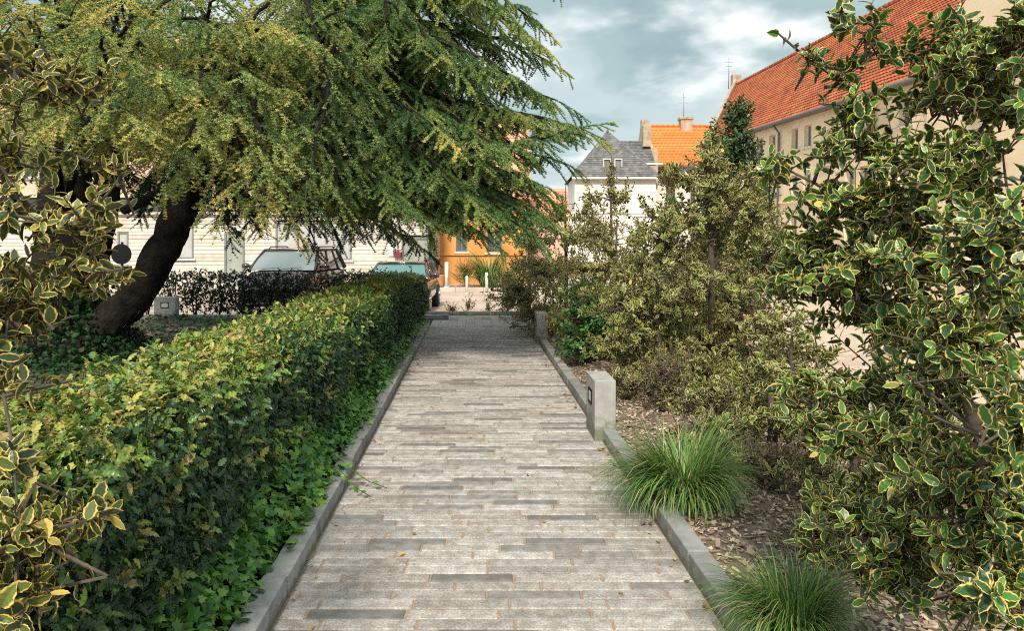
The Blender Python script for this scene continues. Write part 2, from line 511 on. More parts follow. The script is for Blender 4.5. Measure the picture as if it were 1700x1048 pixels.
M['stone'] = surf('old_brick', (0.34, 0.25, 0.175), (0.46, 0.36, 0.265), 2.5, 0.92, 0.5, 14, 0.03, stain=((0.22, 0.16, 0.12), 2.0, 0.6))
M['lead'] = plain('lead_flashing', (0.60, 0.60, 0.58), 0.6)
M['frame'] = plain('window_frame_white', (0.66, 0.63, 0.57), 0.5)
M['frame_dark'] = plain('window_frame_grey', (0.16, 0.165, 0.165), 0.5)
M['shutter'] = surf('grey_roller_shutter', (0.33, 0.33, 0.325), (0.40, 0.40, 0.395), 2, 0.6, 0.1)
M['door_grey'] = surf('grey_green_door', (0.235, 0.245, 0.225), (0.29, 0.30, 0.28), 2, 0.6, 0.1)
M['gold'] = plain('gold_letters', (0.75, 0.50, 0.06), 0.4)
M['sign_board'] = plain('black_fascia', (0.035, 0.042, 0.048), 0.4)
M['terracotta'] = plain('terracotta_pot', (0.50, 0.24, 0.11), 0.8)
M['red'] = plain('red_flower_box', (0.15, 0.014, 0.02), 0.6)
M['rubber'] = plain('tyre_rubber', (0.018, 0.018, 0.018), 0.85)
M['rim'] = plain('alloy_rim', (0.45, 0.45, 0.45), 0.35, 0.8)
M['paint_suv'] = plain('dark_bronze_car_paint', (0.10, 0.062, 0.05), 0.22, 0.5, coat=0.8)
M['paint_car'] = plain('black_car_paint', (0.075, 0.060, 0.05), 0.2, 0.5, coat=0.8)
M['black_plastic'] = plain('black_plastic', (0.02, 0.02, 0.022), 0.6)
M['headlamp'] = plain('headlamp_lens', (0.65, 0.66, 0.66), 0.1)


def glass_mat(name, c, rough=0.08):
    m, t, b = new_mat(name)
    b.inputs['Base Color'].default_value = (*c, 1)
    b.inputs['Roughness'].default_value = rough
    b.inputs['Specular IOR Level'].default_value = 1.0
    b.inputs['Coat Weight'].default_value = 1.0
    b.inputs['Coat Roughness'].default_value = 0.03
    return m


M['pane'] = glass_mat('window_glass', (0.055, 0.06, 0.058))
M['screen'] = glass_mat('windscreen_glass', (0.16, 0.19, 0.19))
M['screen_reflection'] = glass_mat('windscreen_glass_teal_reflection', (0.10, 0.20, 0.20))  # teal is the windscreen's reflection, put into the glass colour


# ------------------------------------------------------------------ leaf templates  (x across, y along, z normal)
def leaf_tmpl(n, width, spine=0.0, curl=0.18, fold=0.18, wave=0.0, tipw=1.0):
    ts = np.linspace(0, 1, n)
    vs, ed = [], []
    for i, t in enumerate(ts):
        z = -curl * t * t
        vs.append((0, t, z)); ed.append(1.0 if i in (0, n - 1) else 0.0)
    for sgn in (-1, 1):
        for i in range(1, n - 1):
            t = ts[i]
            wd = width * 0.5 * (math.sin(math.pi * t ** 0.85) ** 0.75) * tipw
            sp = (1 + spine) if i % 2 == (0 if sgn > 0 else 0) else (1 - spine)
            z = -curl * t * t + fold * wd + (wave if i % 2 else -wave)
            vs.append((sgn * wd * sp, t + (0.03 if i % 2 == 0 else -0.01) * (spine > 0), z)); ed.append(1.0)
    fs = []
    for sgn, off in ((-1, n), (1, n + n - 2)):
        for i in range(n - 1):
            a, b = i, i + 1
            oa = off + i - 1 if 1 <= i else None
            ob = off + i if i + 1 <= n - 2 else None
            if oa is None: f = [a, b, ob]
            elif ob is None: f = [a, b, oa]
            else: f = [a, b, ob, oa]
            fs.append(f if sgn < 0 else f[::-1])
    return np.array(vs), fs, np.array(ed)


T_HI = leaf_tmpl(9, 0.56, 0.07, 0.22, 0.25, 0.012)
T_MID = leaf_tmpl(6, 0.56, 0.0, 0.2, 0.25)
T_LO = leaf_tmpl(4, 0.55, 0.0, 0.2, 0.2)
T_TINY = leaf_tmpl(3, 0.55, 0.0, 0.2, 0.2)
T_SPINY = leaf_tmpl(9, 0.50, 0.22, 0.34, 0.30, 0.04)
T_SPINY2 = leaf_tmpl(6, 0.52, 0.22, 0.30, 0.28, 0.03)


def ivy_tmpl():
    pts = [(0, 0), (.32, -.10), (.52, .18), (.36, .34), (.46, .62), (.2, .62), (0, 1.0), (-.2, .62), (-.46, .62), (-.36, .34), (-.52, .18), (-.32, -.10)]
    vs = [(0, .35, .04)] + [(x, y, -0.10 * (abs(x) + y * y * .6)) for x, y in pts]
    return np.array(vs), [[0, i, i % 12 + 1] for i in range(1, 13)], np.array([0.0] + [1.0] * 12)


T_IVY = ivy_tmpl()
T_IVY2 = (np.array([(0, 0, 0), (.48, .2, -.05), (.2, .6, -.03), (0, 1, -.1), (-.2, .6, -.03), (-.48, .2, -.05), (0, .35, .04)]),
          [[6, 0, 1], [6, 1, 2], [6, 2, 3], [6, 3, 4], [6, 4, 5], [6, 5, 0]], np.array([1., 1, 1, 1, 1, 1, 0]))


def tuft_tmpl(seed, n=14):
    r = np.random.default_rng(seed)
    vs, fs = [], []
    for k in range(n):
        a = 2 * math.pi * (k + r.uniform(-.3, .3)) / n
        el = r.uniform(-0.1, 1.1)
        d = np.array([math.cos(a) * math.cos(el), math.sin(el), math.sin(a) * math.cos(el)])
        s = np.cross(d, r.normal(size=3)); s /= np.linalg.norm(s)
        ln = r.uniform(0.75, 1.1)
        b = len(vs)
        vs += [s * 0.17, -s * 0.17, d * ln]
        fs.append([b, b + 1, b + 2])
    return np.array(vs), fs, np.zeros(len(vs))


TUFTS = [tuft_tmpl(k) for k in range(4)]


def rand_dirs(n):
    d = rng.normal(size=(n, 3))
    return d / np.linalg.norm(d, axis=1, keepdims=True)


def nrm(a):
    return a / (np.linalg.norm(a, axis=1, keepdims=True) + 1e-9)


# ------------------------------------------------------------------ ground
SL = -0.0523                       # the path drifts left by this much per metre


def PX(u, y):
    return u + SL * y


def sheet(name, pts, z, m, thick=0.0, **kw):
    b = MB()
    if thick:
        b.prism([V(x, y, z) for x, y in pts], V(0, 0, -1), thick)
    else:
        b.add([V(x, y, z) for x, y in pts], [tuple(range(len(pts)))])
    return b.build(name, m, None, kind='structure', **kw)


ROADZ = -0.12
sheet('ground', [(-400, -60), (400, -60), (400, 900), (-400, 900)], -0.30, M['ground'])
sheet('road', [(-60, 16.45), (60, 16.45), (60, 26.2), (-60, 26.2)], ROADZ, M['road'], 0.1)
sheet('far_pavement', [(-60, 26.2), (60, 26.2), (60, 80), (-60, 80)], 0.0, M['pave2'], 0.25)
sheet('plaza', [(3.5, -6), (60, -6), (60, 26.2), (3.5 , 26.2)], -0.06, M['plaza'], 0.2)
sheet('garden_soil', [(-60, -6), (PX(-0.95, -6), -6), (PX(-0.95, 16.4), 16.4), (-60, 16.4)], -0.01, M['soil'], 0.25)
sheet('planting_bed', [(PX(1.14, -6), -6), (3.48, -6), (3.48, 18.0), (PX(1.14, 16.9), 18.0), (PX(1.14, 16.9), 16.9)], 0.03, M['soil'], 0.3)
sheet('path_joint_bed', [(PX(-0.84, -3), -3), (PX(1.05, -3), -3), (PX(1.05, 16.42), 16.42), (PX(-0.84, 16.42), 16.42)], -0.006, M['sand'], 0.2)

# pavers: rows of long thin clay pavers, real blocks with sandy joints
pv = MB()
y = 0.9
rowh = 0.0865
now = []
k = 0
while y < 14.0:
    xl, xr = PX(-0.833, y), PX(1.042, y)
    prev, now = now, []
    x = xl - random.uniform(0.0, 0.40)
    while x < xr:
        ln = 0.415 + random.uniform(-0.02, 0.02)
        a, b = max(x, xl), min(x + ln - 0.009, xr)
        if b - a > 0.02:
            dk = random.random() < 0.13 and not any(p < b and q > a for p, q in prev)
            if dk: now.append((a, b))
            tn = random.uniform(0.0, 0.22) if dk else min(1, max(.24, random.gauss(.58, .26)))
            h = random.uniform(-0.0015, 0.0025)
            j0, j1 = random.uniform(-.001, .001), random.uniform(-.001, .001)
            c = 0.0048
            y0, y1 = y + 0.0032 + j0, y + rowh - 0.0032 + j1
            pv.add([V(a, y0, -.02), V(b, y0, -.02), V(b, y1, -.02), V(a, y1, -.02), V(a + c, y0 + c, h), V(b - c, y0 + c, h), V(b - c, y1 - c, h), V(a + c, y1 - c, h),
                    V(a, y0, h - c), V(b, y0, h - c), V(b, y1, h - c), V(a, y1, h - c)],
                   [(4, 5, 6, 7), (8, 9, 5, 4), (9, 10, 6, 5), (10, 11, 7, 6), (11, 8, 4, 7), (0, 1, 9, 8), (1, 2, 10, 9), (2, 3, 11, 10), (3, 0, 8, 11)], 0, tn)
        x += ln
    y += rowh
    k += 1
# the far end: the same pavers laid lengthwise
yy0 = y + 0.004
x = PX(-0.833, 15)
while x < PX(1.042, 15) - 0.02:
    ys = yy0 - random.uniform(0, .3)
    while ys < 16.38:
        a, b = max(ys, yy0), min(ys + 0.41, 16.38)
        if b - a > 0.03:
            h = random.uniform(-.001, .002)
            xs = x - SL * 15
            pv.prism([V(xs + SL * a, a, h), V(xs + 0.165 + SL * a, a, h), V(xs + 0.165 + SL * b, b, h), V(xs + SL * b, b, h)], V(0, 0, -1), 0.03, 0, random.uniform(.2, .55))
        ys += 0.42
    x += 0.172
pv.build('path', M['paver'], None, kind='structure')


def kerb(name, u0, u1, y0, y1, seg, z1=0.10):
    b = MB()
    y = y0
    while y < y1 - 0.05:
        ye = min(y + seg, y1)
        dz = random.uniform(-.004, .004); du = random.uniform(-.003, .003)
        b.prism([V(PX(u0 + du, y + .006), y + .006, z1 + dz), V(PX(u1 + du, y + .006), y + .006, z1 + dz), V(PX(u1 + du, ye - .003), ye - .003, z1 + dz), V(PX(u0 + du, ye - .003), ye - .003, z1 + dz)], V(0, 0, -1), 0.35, 0, random.random())
        y = ye
    return b.build(name, M['kerb'], None, 0.006, kind='structure')


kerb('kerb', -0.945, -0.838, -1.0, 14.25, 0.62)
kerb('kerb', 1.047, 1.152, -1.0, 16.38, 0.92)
b = MB()
for i in range(3):
    xa = PX(-1.3, 16.4) + i * 0.84
    b.box(xa + .003, xa + .837, 16.385, 16.49, -.25, 0.085, 0, random.random())
b.build('kerb', M['kerb'], None, 0.006, kind='structure')
b = MB()
for i in range(60):
    b.box(-30 + i + .004, -29 + i - .004, 26.1, 26.28, -.3, 0.03, 0, random.random())
b.build('kerb', M['pave2'], None, 0.01, kind='structure')
b = MB()
for i in range(14):
    xa = -14.2 + i * 0.92
    b.box(xa + .004, xa + .916, 15.42, 15.56, -.2, 0.10, 0, random.random())
b.build('kerb', M['kerb'], None, 0.006, kind='structure')

# drain grate at the far end of the path
g = thing('drain_grate', 'dark slotted drain grate set in the far end of the paved path', 'drain grate', (0.20, 14.15, 0.0))
b = MB(); b.box(-.22, .22, -.10, -.085, -.02, .008); b.box(-.22, .22, .085, .10, -.02, .008); b.box(-.22, -.205, -.085, .085, -.02, .008); b.box(.205, .22, -.085, .085, -.02, .008)
b.build('frame', M['dark_metal'], g)
b = MB(); b.box(-.2, .2, -.082, .082, -.02, -.008)
for i in range(14): b.box(-.19 + i * .028, -.178 + i * .028, -.08, .08, -.007, .006)
b.build('grille', M['dark_metal'], g)


# ------------------------------------------------------------------ concrete bollard lights
def bollard_light(label, loc, rz):
    t = thing('bollard_light', label, 'bollard light', loc, rz, 'concrete bollard lights along the path')
    b = MB(); b.box(-.095, .078, -.225, .225, -.2, .49)
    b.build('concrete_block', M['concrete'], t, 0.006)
    b = MB()
    for a in (-1, 1):
        b.box(-.103, -.0945, a * .075 - .008, a * .075 + .008, .265, .385)
        b.box(-.103, -.0945, -.0675, .0675, .325 + a * .052 - .008, .325 + a * .052 + .008)
    f = b.build('light_fitting', M['dark_metal'], t)
    b = MB(); b.box(-.099, -.0945, -.066, .066, .281, .369)
    b.build('lens', M['lamp_glass'], f)
    return t


bollard_light('grey concrete bollard light beside the sedge clump, rising from the right kerb', (PX(1.075, 6.2), 6.2, 0), 0.052)
bollard_light('grey concrete bollard light far along the right kerb, half behind the green shrub', (PX(1.10, 11.9), 11.9, 0), 0.052)
bollard_light('grey concrete bollard light under the cedar, standing before the loose dark hedge', (-7.15, 15.32, 0), R(90))

# ------------------------------------------------------------------ fallen leaves
sc = Scatter()
sc.put(T_MID, [(0, 0, 0)], np.eye(3)[None], np.array([0.05]), [0.5])
meshes = []
for k in range(5):
    s2 = Scatter(); s2.put(leaf_tmpl(6, .62, 0, random.uniform(-.3, .3), random.uniform(-.3, .5), .03), [(0, -.5, 0)], np.eye(3)[None], np.array([1.0]), [0.1 + .2 * k])
    o = s2.build('fallen_leaf', [M['litter']], None, label='small curled brown leaf fallen on the path paving', cat='fallen leaf', group='fallen leaves on the path')
    meshes.append(o)
for i in range(120):
    o = meshes[i] if i < 5 else meshes[i % 5].copy()
    if i >= 5: COL.objects.link(o)
    r = random.random()
    yy = random.uniform(2.4, 12.5)
    if r < .62: u = 1.02 - abs(random.gauss(0, .05))
    elif r < .8: u = -.81 + abs(random.gauss(0, .08))
    else: u = random.uniform(-.7, .95)
    o.location = (PX(u, yy), yy, 0.010)
    o.rotation_euler = (random.uniform(-.3, .3), random.uniform(-.3, .3), random.uniform(0, 6.28))
    z = random.uniform(.022, .045)
    o.scale = (z, z, z)

# ------------------------------------------------------------------ mulch chips on the bed
sc = Scatter()
n = 26000
yy = 1.9 + 12.5 * rng.random(n) ** 2.0
xx = PX(1.15, yy) + (3.4 - 1.0) * rng.random(n)
pos = np.stack([xx, yy, 0.032 + 0.02 * rng.random(n)], 1)
fr = frames(np.concatenate([rng.normal(size=(n, 2)), rng.normal(size=(n, 1)) * .3], 1), np.array([[0, 0, 1.0]]) + rng.normal(size=(n, 3)) * .35)
chip = (np.array([(-.5, 0, 0), (.5, 0, .1), (.5, 1, 0), (-.5, 1, .1), (-.5, 0, -.3), (.5, 0, -.3), (.5, 1, -.3), (-.5, 1, -.3)]), [[0, 1, 2, 3], [4, 7, 6, 5], [0, 4, 5, 1], [1, 5, 6, 2], [2, 6, 7, 3], [3, 7, 4, 0]], np.zeros(8))
ln = rng.uniform(.015, .045, n)
sc.put(chip, pos, fr, np.stack([ln * rng.uniform(.3, .6, n), ln, ln * .25], 1), rng.random(n))
sc.build('wood_chip_mulch', [M['chip']], None, kind='stuff', label='pale brown wood chip mulch covering the planting bed')


# ------------------------------------------------------------------ sedge clumps
def sedge(name, label, c, n, ln, wid, spread):
    sc = Scatter()
    ns = 7
    co, tone = [], []
    mbv, mbf, tn = [], [], []
    for i in range(n):
        a = random.uniform(0, 6.283)
        r0 = spread * .22 * math.sqrt(random.random())
        base = np.array([math.cos(a) * r0, math.sin(a) * r0, 0])
        a2 = a + random.gauss(0, .5)
        out_ = np.array([math.cos(a2) - .12, math.sin(a2) - .06, 0])
        lb = ln * random.uniform(.45, 1.15) * (1 + .16 * math.sin(a2 * 2 + 1) + .12 * math.sin(a2 * 5))
        lean = random.uniform(.15, 1.25)
        p = base.copy(); th = R(88) - lean * .35
        side = np.array([-math.sin(a2), math.cos(a2), 0]) * wid
        bidx = len(mbv)
        for s_ in range(ns):
            wv = 1 - (s_ / (ns - 1)) ** 2 * .95
            mbv += [p - side * wv, p + side * wv]
            p = p + (out_ * math.cos(th) + np.array([0, 0, math.sin(th)])) * lb / (ns - 1)
            th -= (lean * .34 + .10) * (0.6 + s_ * .22)
            if p[2] < .015: p[2] = .015
        for s_ in range(ns - 1):
            q = bidx + s_ * 2
            mbf.append([q, q + 1, q + 3, q + 2])
        tn += [random.random() ** .9] * (2 * ns)
    b = MB(); b.v = [tuple(q) for q in mbv]; b.f = mbf; b.m = [0] * len(mbf); b.smooth = [True] * len(mbf); b.t = tn
    o = b.build(name, M['grass'], None, label=label, cat='ornamental grass', group='sedge clumps in the planting bed')
    o.location = c
    return o


sedge('grass_clump', 'large bright green sedge clump arching over the right kerb below the bollard light', (1.02, 4.42, .03), 2300, .55, .0040, .72)
sedge('grass_clump', 'smaller yellow-green sedge clump at the bottom edge, near the holly and kerb', (1.12, 2.96, .03), 1500, .38, .0028, .48)


# ------------------------------------------------------------------ woody plants
def bez(a, b, c, n):
    return [a * (1 - t) ** 2 + b * 2 * t * (1 - t) + c * t * t for t in [i / (n - 1) for i in range(n)]]


def woody(name, label, cat, stems, lobes, leaf, tmpl, m, nleaf=12, twig_len=(.16, .32), wood=None, group=None, up=.3, tone=(0, 1), flat=.0, limb_r=.016, hang=0.0, spread_leaf=75, crown='crown'):
    """stems: list of (points, radii); lobes: (centre, radii, twigs, shell).  leaf = (min, max) length"""
    t = thing(name, label, cat, stems[0][0][0])
    inv = -Vector(stems[0][0][0])
    b = MB()
    skel = []
    for pts, rad in stems:
        b.tube([Vector(p) + inv for p in pts], rad, 8, bump=.08)
        for i in range(len(pts) - 1):
            for q in range(5):
                skel.append(Vector(pts[i]).lerp(Vector(pts[i + 1]), q / 5))
    for (c, r, n, sh) in lobes:                       # one limb to each lobe
        c = Vector(c)
        s = min(skel, key=lambda q: (q - c).length + (0.6 * max(0, q.z - c.z + .05)))
        d = (c - s).length
        if d > .12:
            mid = s.lerp(c, .5) + V(random.uniform(-.12, .12), random.uniform(-.12, .12), -.08 + random.uniform(-.1, .1)) * d
            pts = bez(s, mid, c, 8)
            rr = max(.5 * limb_r, limb_r * min(1.4, .5 + d * .5))
            b.tube([p + inv for p in pts], [rr * (1 - .65 * i / 7) for i in range(8)], 6, bump=.1)
            skel += pts
    b.build('trunk', wood or M['bark2'], t)
    tw = MB()
    P_, D_, N_, S_, T_ = [], [], [], [], []
    sk = np.array([tuple(q) for q in skel])
    for (c, r, n, sh) in lobes:
        c = np.array(c); r = np.array(r)
        for i in range(n):
            d = rng.normal(size=3); d /= np.linalg.norm(d)
            tip = c + d * r * (rng.random() ** sh)
            if tip[2] < .05: tip[2] = .05 + rng.random() * .1
            dist = np.linalg.norm(sk - tip, axis=1)
            s = sk[np.argmin(dist + .5 * np.maximum(0, sk[:, 2] - tip[2] + .1))]
            td = tip - s
            l0 = np.linalg.norm(td) + 1e-6
            td = td / l0 * .75 + d * .35 + np.array([0, 0, up - hang]) + rng.normal(size=3) * .25
            td /= np.linalg.norm(td)
            tl = rng.uniform(*twig_len)
            base = tip - td * tl
            A, B = Vector(s), Vector(base)
            if (B - A).length > .06:
                rr = .0035 + .004 * min(1.0, l0)
                mid = A.lerp(B, .5) + V(*(rng.normal(size=3) * .06)) * l0
                pts = bez(A, mid, B, 5)
                tw.tube([p + inv for p in pts], [rr * (1.2 - .5 * q / 4) for q in range(5)], 4, cap=False)
            tw.tube([B + inv, B.lerp(Vector(tip), .5) + inv, Vector(tip) + inv], [.0032, .0026, .0015], 3, cap=False)
            ref = np.cross(td, rng.normal(size=3)); ref /= np.linalg.norm(ref)
            ref2 = np.cross(td, ref)
            a0 = rng.random() * 6.28
            for q in range(nleaf):
                f = (q + .5) / nleaf
                a = a0 + q * 2.39996
                rad = ref * math.cos(a) + ref2 * math.sin(a)
                op = R(spread_leaf - 35 * f ** 2 + rng.normal() * 12)
                ld = td * math.cos(op) + rad * math.sin(op) + np.array([0, 0, .12 - hang * .8])
                nn = td * math.sin(op) - rad * math.cos(op) + np.array([0, 0, .45 + flat]) + rng.normal(size=3) * .18
                P_.append(base + td * tl * f ** .7); D_.append(ld); N_.append(nn)
                S_.append(rng.uniform(*leaf) * (.8 + .2 * math.sin(math.pi * min(1, f + .2))))
                T_.append(tone[0] + (tone[1] - tone[0]) * min(1, max(0, rng.random() * .72 + .28 * f)))
    sc = Scatter()
    P_ = np.array(P_) + np.array(inv)
    wv = rng.uniform(.68, 1.2, len(P_))
    s_ = np.array(S_)
    sc.put(tmpl, P_, frames(np.array(D_), np.array(N_)), np.stack([s_ * wv, s_, s_ * rng.uniform(-.4, 2.2, len(s_))], 1), T_)
    sc.mb(tw, 1)
    sc.build(crown, [m, wood or M['bark2']], t)
    return t


def lobe(px, py, Y, rx, ry, rd, n, sh=.45):
    return (tuple(at(px, py, Y)), (rx * Y / F, rd, ry * Y / F), n, sh)


# big variegated holly, near right
t0 = V(1.72, 2.35, 0)
woody('holly_tree', 'large cream-edged variegated holly filling the right side beside the kerb', 'holly tree',
      [([t0, (1.72, 2.33, .5), (1.74, 2.28, 1.2), (1.78, 2.3, 2.0), (1.72, 2.35, 2.8)], [.05, .045, .036, .026, .012]),
       ([t0 + V(.05, .1, 0), (1.5, 2.15, .5), (1.32, 2.05, 1.0), (1.2, 2.1, 1.4)], [.035, .03, .022, .01])],
      [lobe(1600, 560, 1.95, 150, 130, .35, 48, .6), lobe(1650, 400, 2.1, 130, 110, .35, 41, .6), lobe(1590, 780, 2.0, 160, 110, .32, 51, .6),
       lobe(1450, 720, 2.3, 120, 70, .25, 27, .6), lobe(1640, 960, 1.8, 130, 100, .28, 32, .6), lobe(1470, 940, 2.3, 120, 90, .25, 35, .6),
       lobe(1370, 700, 2.5, 85, 45, .2, 18, .6), lobe(1640, 170, 2.4, 110, 100, .3, 27, .6), lobe(1530, 260, 2.3, 110, 80, .28, 27, .6),
       lobe(1430, 340, 2.5, 80, 60, .22, 20, .6), lobe(1480, 440, 2.4, 110, 60, .25, 28, .6), lobe(1350, 430, 2.6, 70, 50, .2, 11, .6),
       lobe(1395, 40, 2.6, 20, 25, .06, 3, .6), lobe(1400, 115, 2.6, 45, 25, .1, 5, .6), lobe(1520, 60, 2.5, 70, 45, .2, 11, .6), lobe(1620, 40, 2.4, 80, 60, .2, 14, .6),
       lobe(1295, 275, 2.6, 45, 25, .1, 7, .6), lobe(1380, 240, 2.5, 40, 45, .12, 6, .6), lobe(1420, 170, 2.5, 60, 30, .15, 6, .6),
       lobe(1540, 570, 2.3, 60, 40, .15, 10, .6), lobe(1420, 840, 2.4, 100, 60, .2, 26, .6), lobe(1310, 650, 2.8, 50, 30, .12, 7, .6),
       lobe(1350, 880, 2.7, 60, 60, .15, 12, .6), lobe(1690, 700, 1.6, 60, 160, .15, 16, .6), lobe(1480, 520, 2.5, 90, 45, .25, 26, .6), lobe(1400, 470, 2.7, 70, 40, .2, 16, .6), lobe(1570, 620, 2.3, 120, 90, .3, 40, .6), lobe(1600, 300, 2.6, 110, 110, .3, 35, .6), lobe(1500, 380, 2.6, 90, 80, .25, 27, .6), lobe(1530, 860, 2.3, 130, 90, .3, 48, .6), lobe(1660, 840, 2.0, 100, 100, .3, 32, .6), lobe(1430, 650, 2.6, 80, 50, .2, 20, .6), lobe(1440, 240, 2.6, 60, 50, .2, 12, .6), lobe(1560, 150, 2.6, 90, 50, .2, 20, .6), lobe(1660, 520, 2.5, 90, 160, .3, 32, .6), lobe(1680, 90, 2.3, 60, 90, .2, 18, .6), lobe(1310, 405, 2.6, 45, 26, .12, 7, .6), lobe(1345, 330, 2.5, 50, 28, .12, 8, .6), lobe(1290, 475, 2.7, 40, 22, .1, 5, .6), lobe(1350, 640, 2.5, 50, 26, .12, 8, .6), lobe(1460, 20, 2.5, 40, 25, .1, 5, .6), lobe(1345, 100, 2.55, 25, 20, .1, 3, .6), lobe(1690, 40, 2.2, 60, 60, .2, 14), lobe(1580, 100, 2.3, 60, 50, .2, 12), lobe(1370, 380, 2.6, 60, 40, .15, 12), lobe(1330, 460, 2.6, 50, 30, .12, 8), lobe(1400, 530, 2.6, 50, 25, .12, 7)],
      (.038, .064), T_HI, M['holly'], 13, (.10, .24), up=.25, limb_r=.013)

# holly on the left, gold edged, growing through the near end of the hedge
t0 = V(-1.62, 1.30, 0)
woody('holly_tree', 'golden-edged holly at the left edge, growing through the near end of the clipped hedge', 'holly tree',
      [([t0, (-1.6, 1.35, .8), (-1.62, 1.45, 1.6), (-1.55, 1.55, 2.4)], [.04, .035, .028, .012])],
      [lobe(10, 110, 1.75, 70, 120, .25, 17), lobe(-30, 350, 1.6, 90, 130, .25, 18), lobe(60, 390, 1.65, 120, 110, .22, 17), lobe(150, 350, 1.7, 60, 60, .15, 9),
       lobe(110, 150, 1.85, 60, 45, .15, 9), lobe(190, 130, 1.9, 25, 20, .08, 3), lobe(140, 455, 1.7, 70, 30, .12, 9), lobe(205, 275, 1.8, 25, 25, .08, 3),
       lobe(10, 250, 1.7, 45, 80, .2, 12), lobe(15, 500, 1.55, 60, 60, .15, 14), lobe(0, 630, 1.45, 35, 60, .12, 5), lobe(70, 470, 1.65, 70, 50, .15, 10), lobe(30, 880, 1.25, 80, 70, .14, 14), lobe(140, 850, 1.3, 50, 40, .1, 5), lobe(30, 990, 1.2, 60, 50, .12, 10), lobe(0, 760, 1.35, 25, 40, .1, 3), lobe(70, 940, 1.25, 60, 50, .12, 8)],
      (.030, .048), T_HI, M['holly_gold'], 10, (.08, .17), up=.25, limb_r=.006)


# small hollies in the bed
def bed_holly(label, x, y, h, wx, wy, n, m, leader=True, low=.15, tmpl=T_LO, seedz=0, top=1.0, leaf=(.048, .072), extra=()):
    lobes = []
    z0, z1 = low, h * .72
    ks = 5
    for i in range(ks):
        f = i / (ks - 1)
        z = z0 + (z1 - z0) * f + .15
        rr = (1 - .55 * f) * (.8 + .3 * math.sin(3.1 * f)) * top
        for a in range(3):
            ang = a * 2.1 + i * 1.1 + seedz
            lobes.append(((x + math.cos(ang) * wx * .48 * rr, y + math.sin(ang) * wy * .48 * rr, z + random.uniform(-.1, .1)), (wx * .42 * rr, wy * .42 * rr, (z1 - z0) / ks * .95), max(5, int(n / (ks * 3) * (rr ** 1.2) * 3.0)), .5))
    if leader:
        for q in range(4):
            f = q / 4
            lobes.append(((x + random.uniform(-.04, .04), y, h * (.80 + .18 * f)), (.17 * (1 - .6 * f), .17 * (1 - .6 * f), .10), int(9 - 6 * f) , .6))
    lobes += extra
    return woody('holly_tree', label, 'holly tree', [([(x, y, 0), (x + .02, y, h * .4), (x, y, h * .75), (x + .01, y, h * .97)], [.045, .035, .018, .006])], lobes, leaf, tmpl, m, 11, (.12, .26), up=.35, limb_r=.014)


bed_holly('tall cream-edged holly with a thin leader, in the middle of the bed behind the sedge', 2.14, 8.0, 3.0, 1.9, 1.7, 620, M['holly_far'], tmpl=T_MID, low=.2, extra=[lobe(1262, 400, 8, 60, 60, .4, 60), lobe(1305, 450, 8.2, 45, 45, .35, 40), lobe(1105, 400, 8, 60, 55, .4, 60), lobe(1190, 300, 8, 42, 60, .3, 60), lobe(1150, 350, 8, 55, 45, .35, 50), lobe(1240, 330, 8, 45, 45, .35, 50), lobe(1185, 230, 8, 20, 40, .15, 18)])
bed_holly('holly with one bare thin leader against the white plastered house wall', 1.55, 11.6, 3.05, 1.75, 1.5, 380, M['holly_far'], seedz=1, low=.2, top=.95)
bed_holly('bushy low holly at the far end of the bed, nearest the cedar sprays', .95, 13.2, 2.75, 2.1, 1.6, 640, M['holly_far'], leader=False, seedz=2, low=.1)
bed_holly('wide holly bush between the tall leader holly and the square', 2.62, 9.6, 1.9, 1.2, 1.6, 380, M['holly_far'], leader=False, seedz=3, low=.1)
bed_holly('low rounded holly bush behind the near bollard light', 1.55, 7.9, 1.55, 1.2, 1.2, 300, M['holly_far'], leader=False, seedz=4, low=.1, tmpl=T_MID)
bed_holly('dark plain green evergreen tree rising above the hollies against the long orange roof', 3.0, 9.9, 3.40, 1.1, 1.0, 330, M['holly_dark'], leader=True, low=1.3, seedz=5, top=1.0, extra=[lobe(1226, 190, 9.9, 30, 32, .28, 110), lobe(1222, 240, 9.9, 46, 38, .38, 190), lobe(1250, 280, 9.9, 40, 40, .35, 60)])
bed_holly('round holly bush behind the bright green shrub', 1.45, 10.3, 2.0, 1.5, 1.2, 420, M['holly_far'], leader=False, seedz=6, low=.1)
bed_holly('leafy low holly at the far kerb corner beside the weeds', .35, 15.6, 1.9, 1.2, 1.0, 260, M['holly_far'], leader=False, seedz=7, low=.1)
bed_holly('low holly seedling beside the large sedge clump', 1.78, 5.1, .75, .7, .6, 70, M['holly_far'], leader=False, seedz=8, low=.05, tmpl=T_MID)
bed_holly('low spreading holly on the mulch between the tall holly and the near holly', 2.3, 6.1, .9, 1.0, .8, 110, M['holly_far'], leader=False, seedz=9, low=.05, tmpl=T_MID)
for (x, yv, hh, wd, n, lb) in [(1.50, 5.55, .5, .65, 70, 'low holly sucker between the near bollard light and the large sedge clump'), (2.05, 4.45, .55, .7, 80, 'low holly sucker on the mulch right of the large sedge clump'), (2.75, 5.3, .8, .9, 90, 'low holly at the square edge of the bed behind the near holly'), (1.75, 3.55, .42, .5, 50, 'small holly sucker between the two sedge clumps and the near holly'), (1.70, 7.1, .6, .7, 70, 'low holly filling the bed behind the dry brown shrub')]:
    bed_holly(lb, x, yv, hh, wd, wd * .8, n, M['holly_far'], leader=False, seedz=x * 3, low=.03, tmpl=T_MID, leaf=(.035, .058))
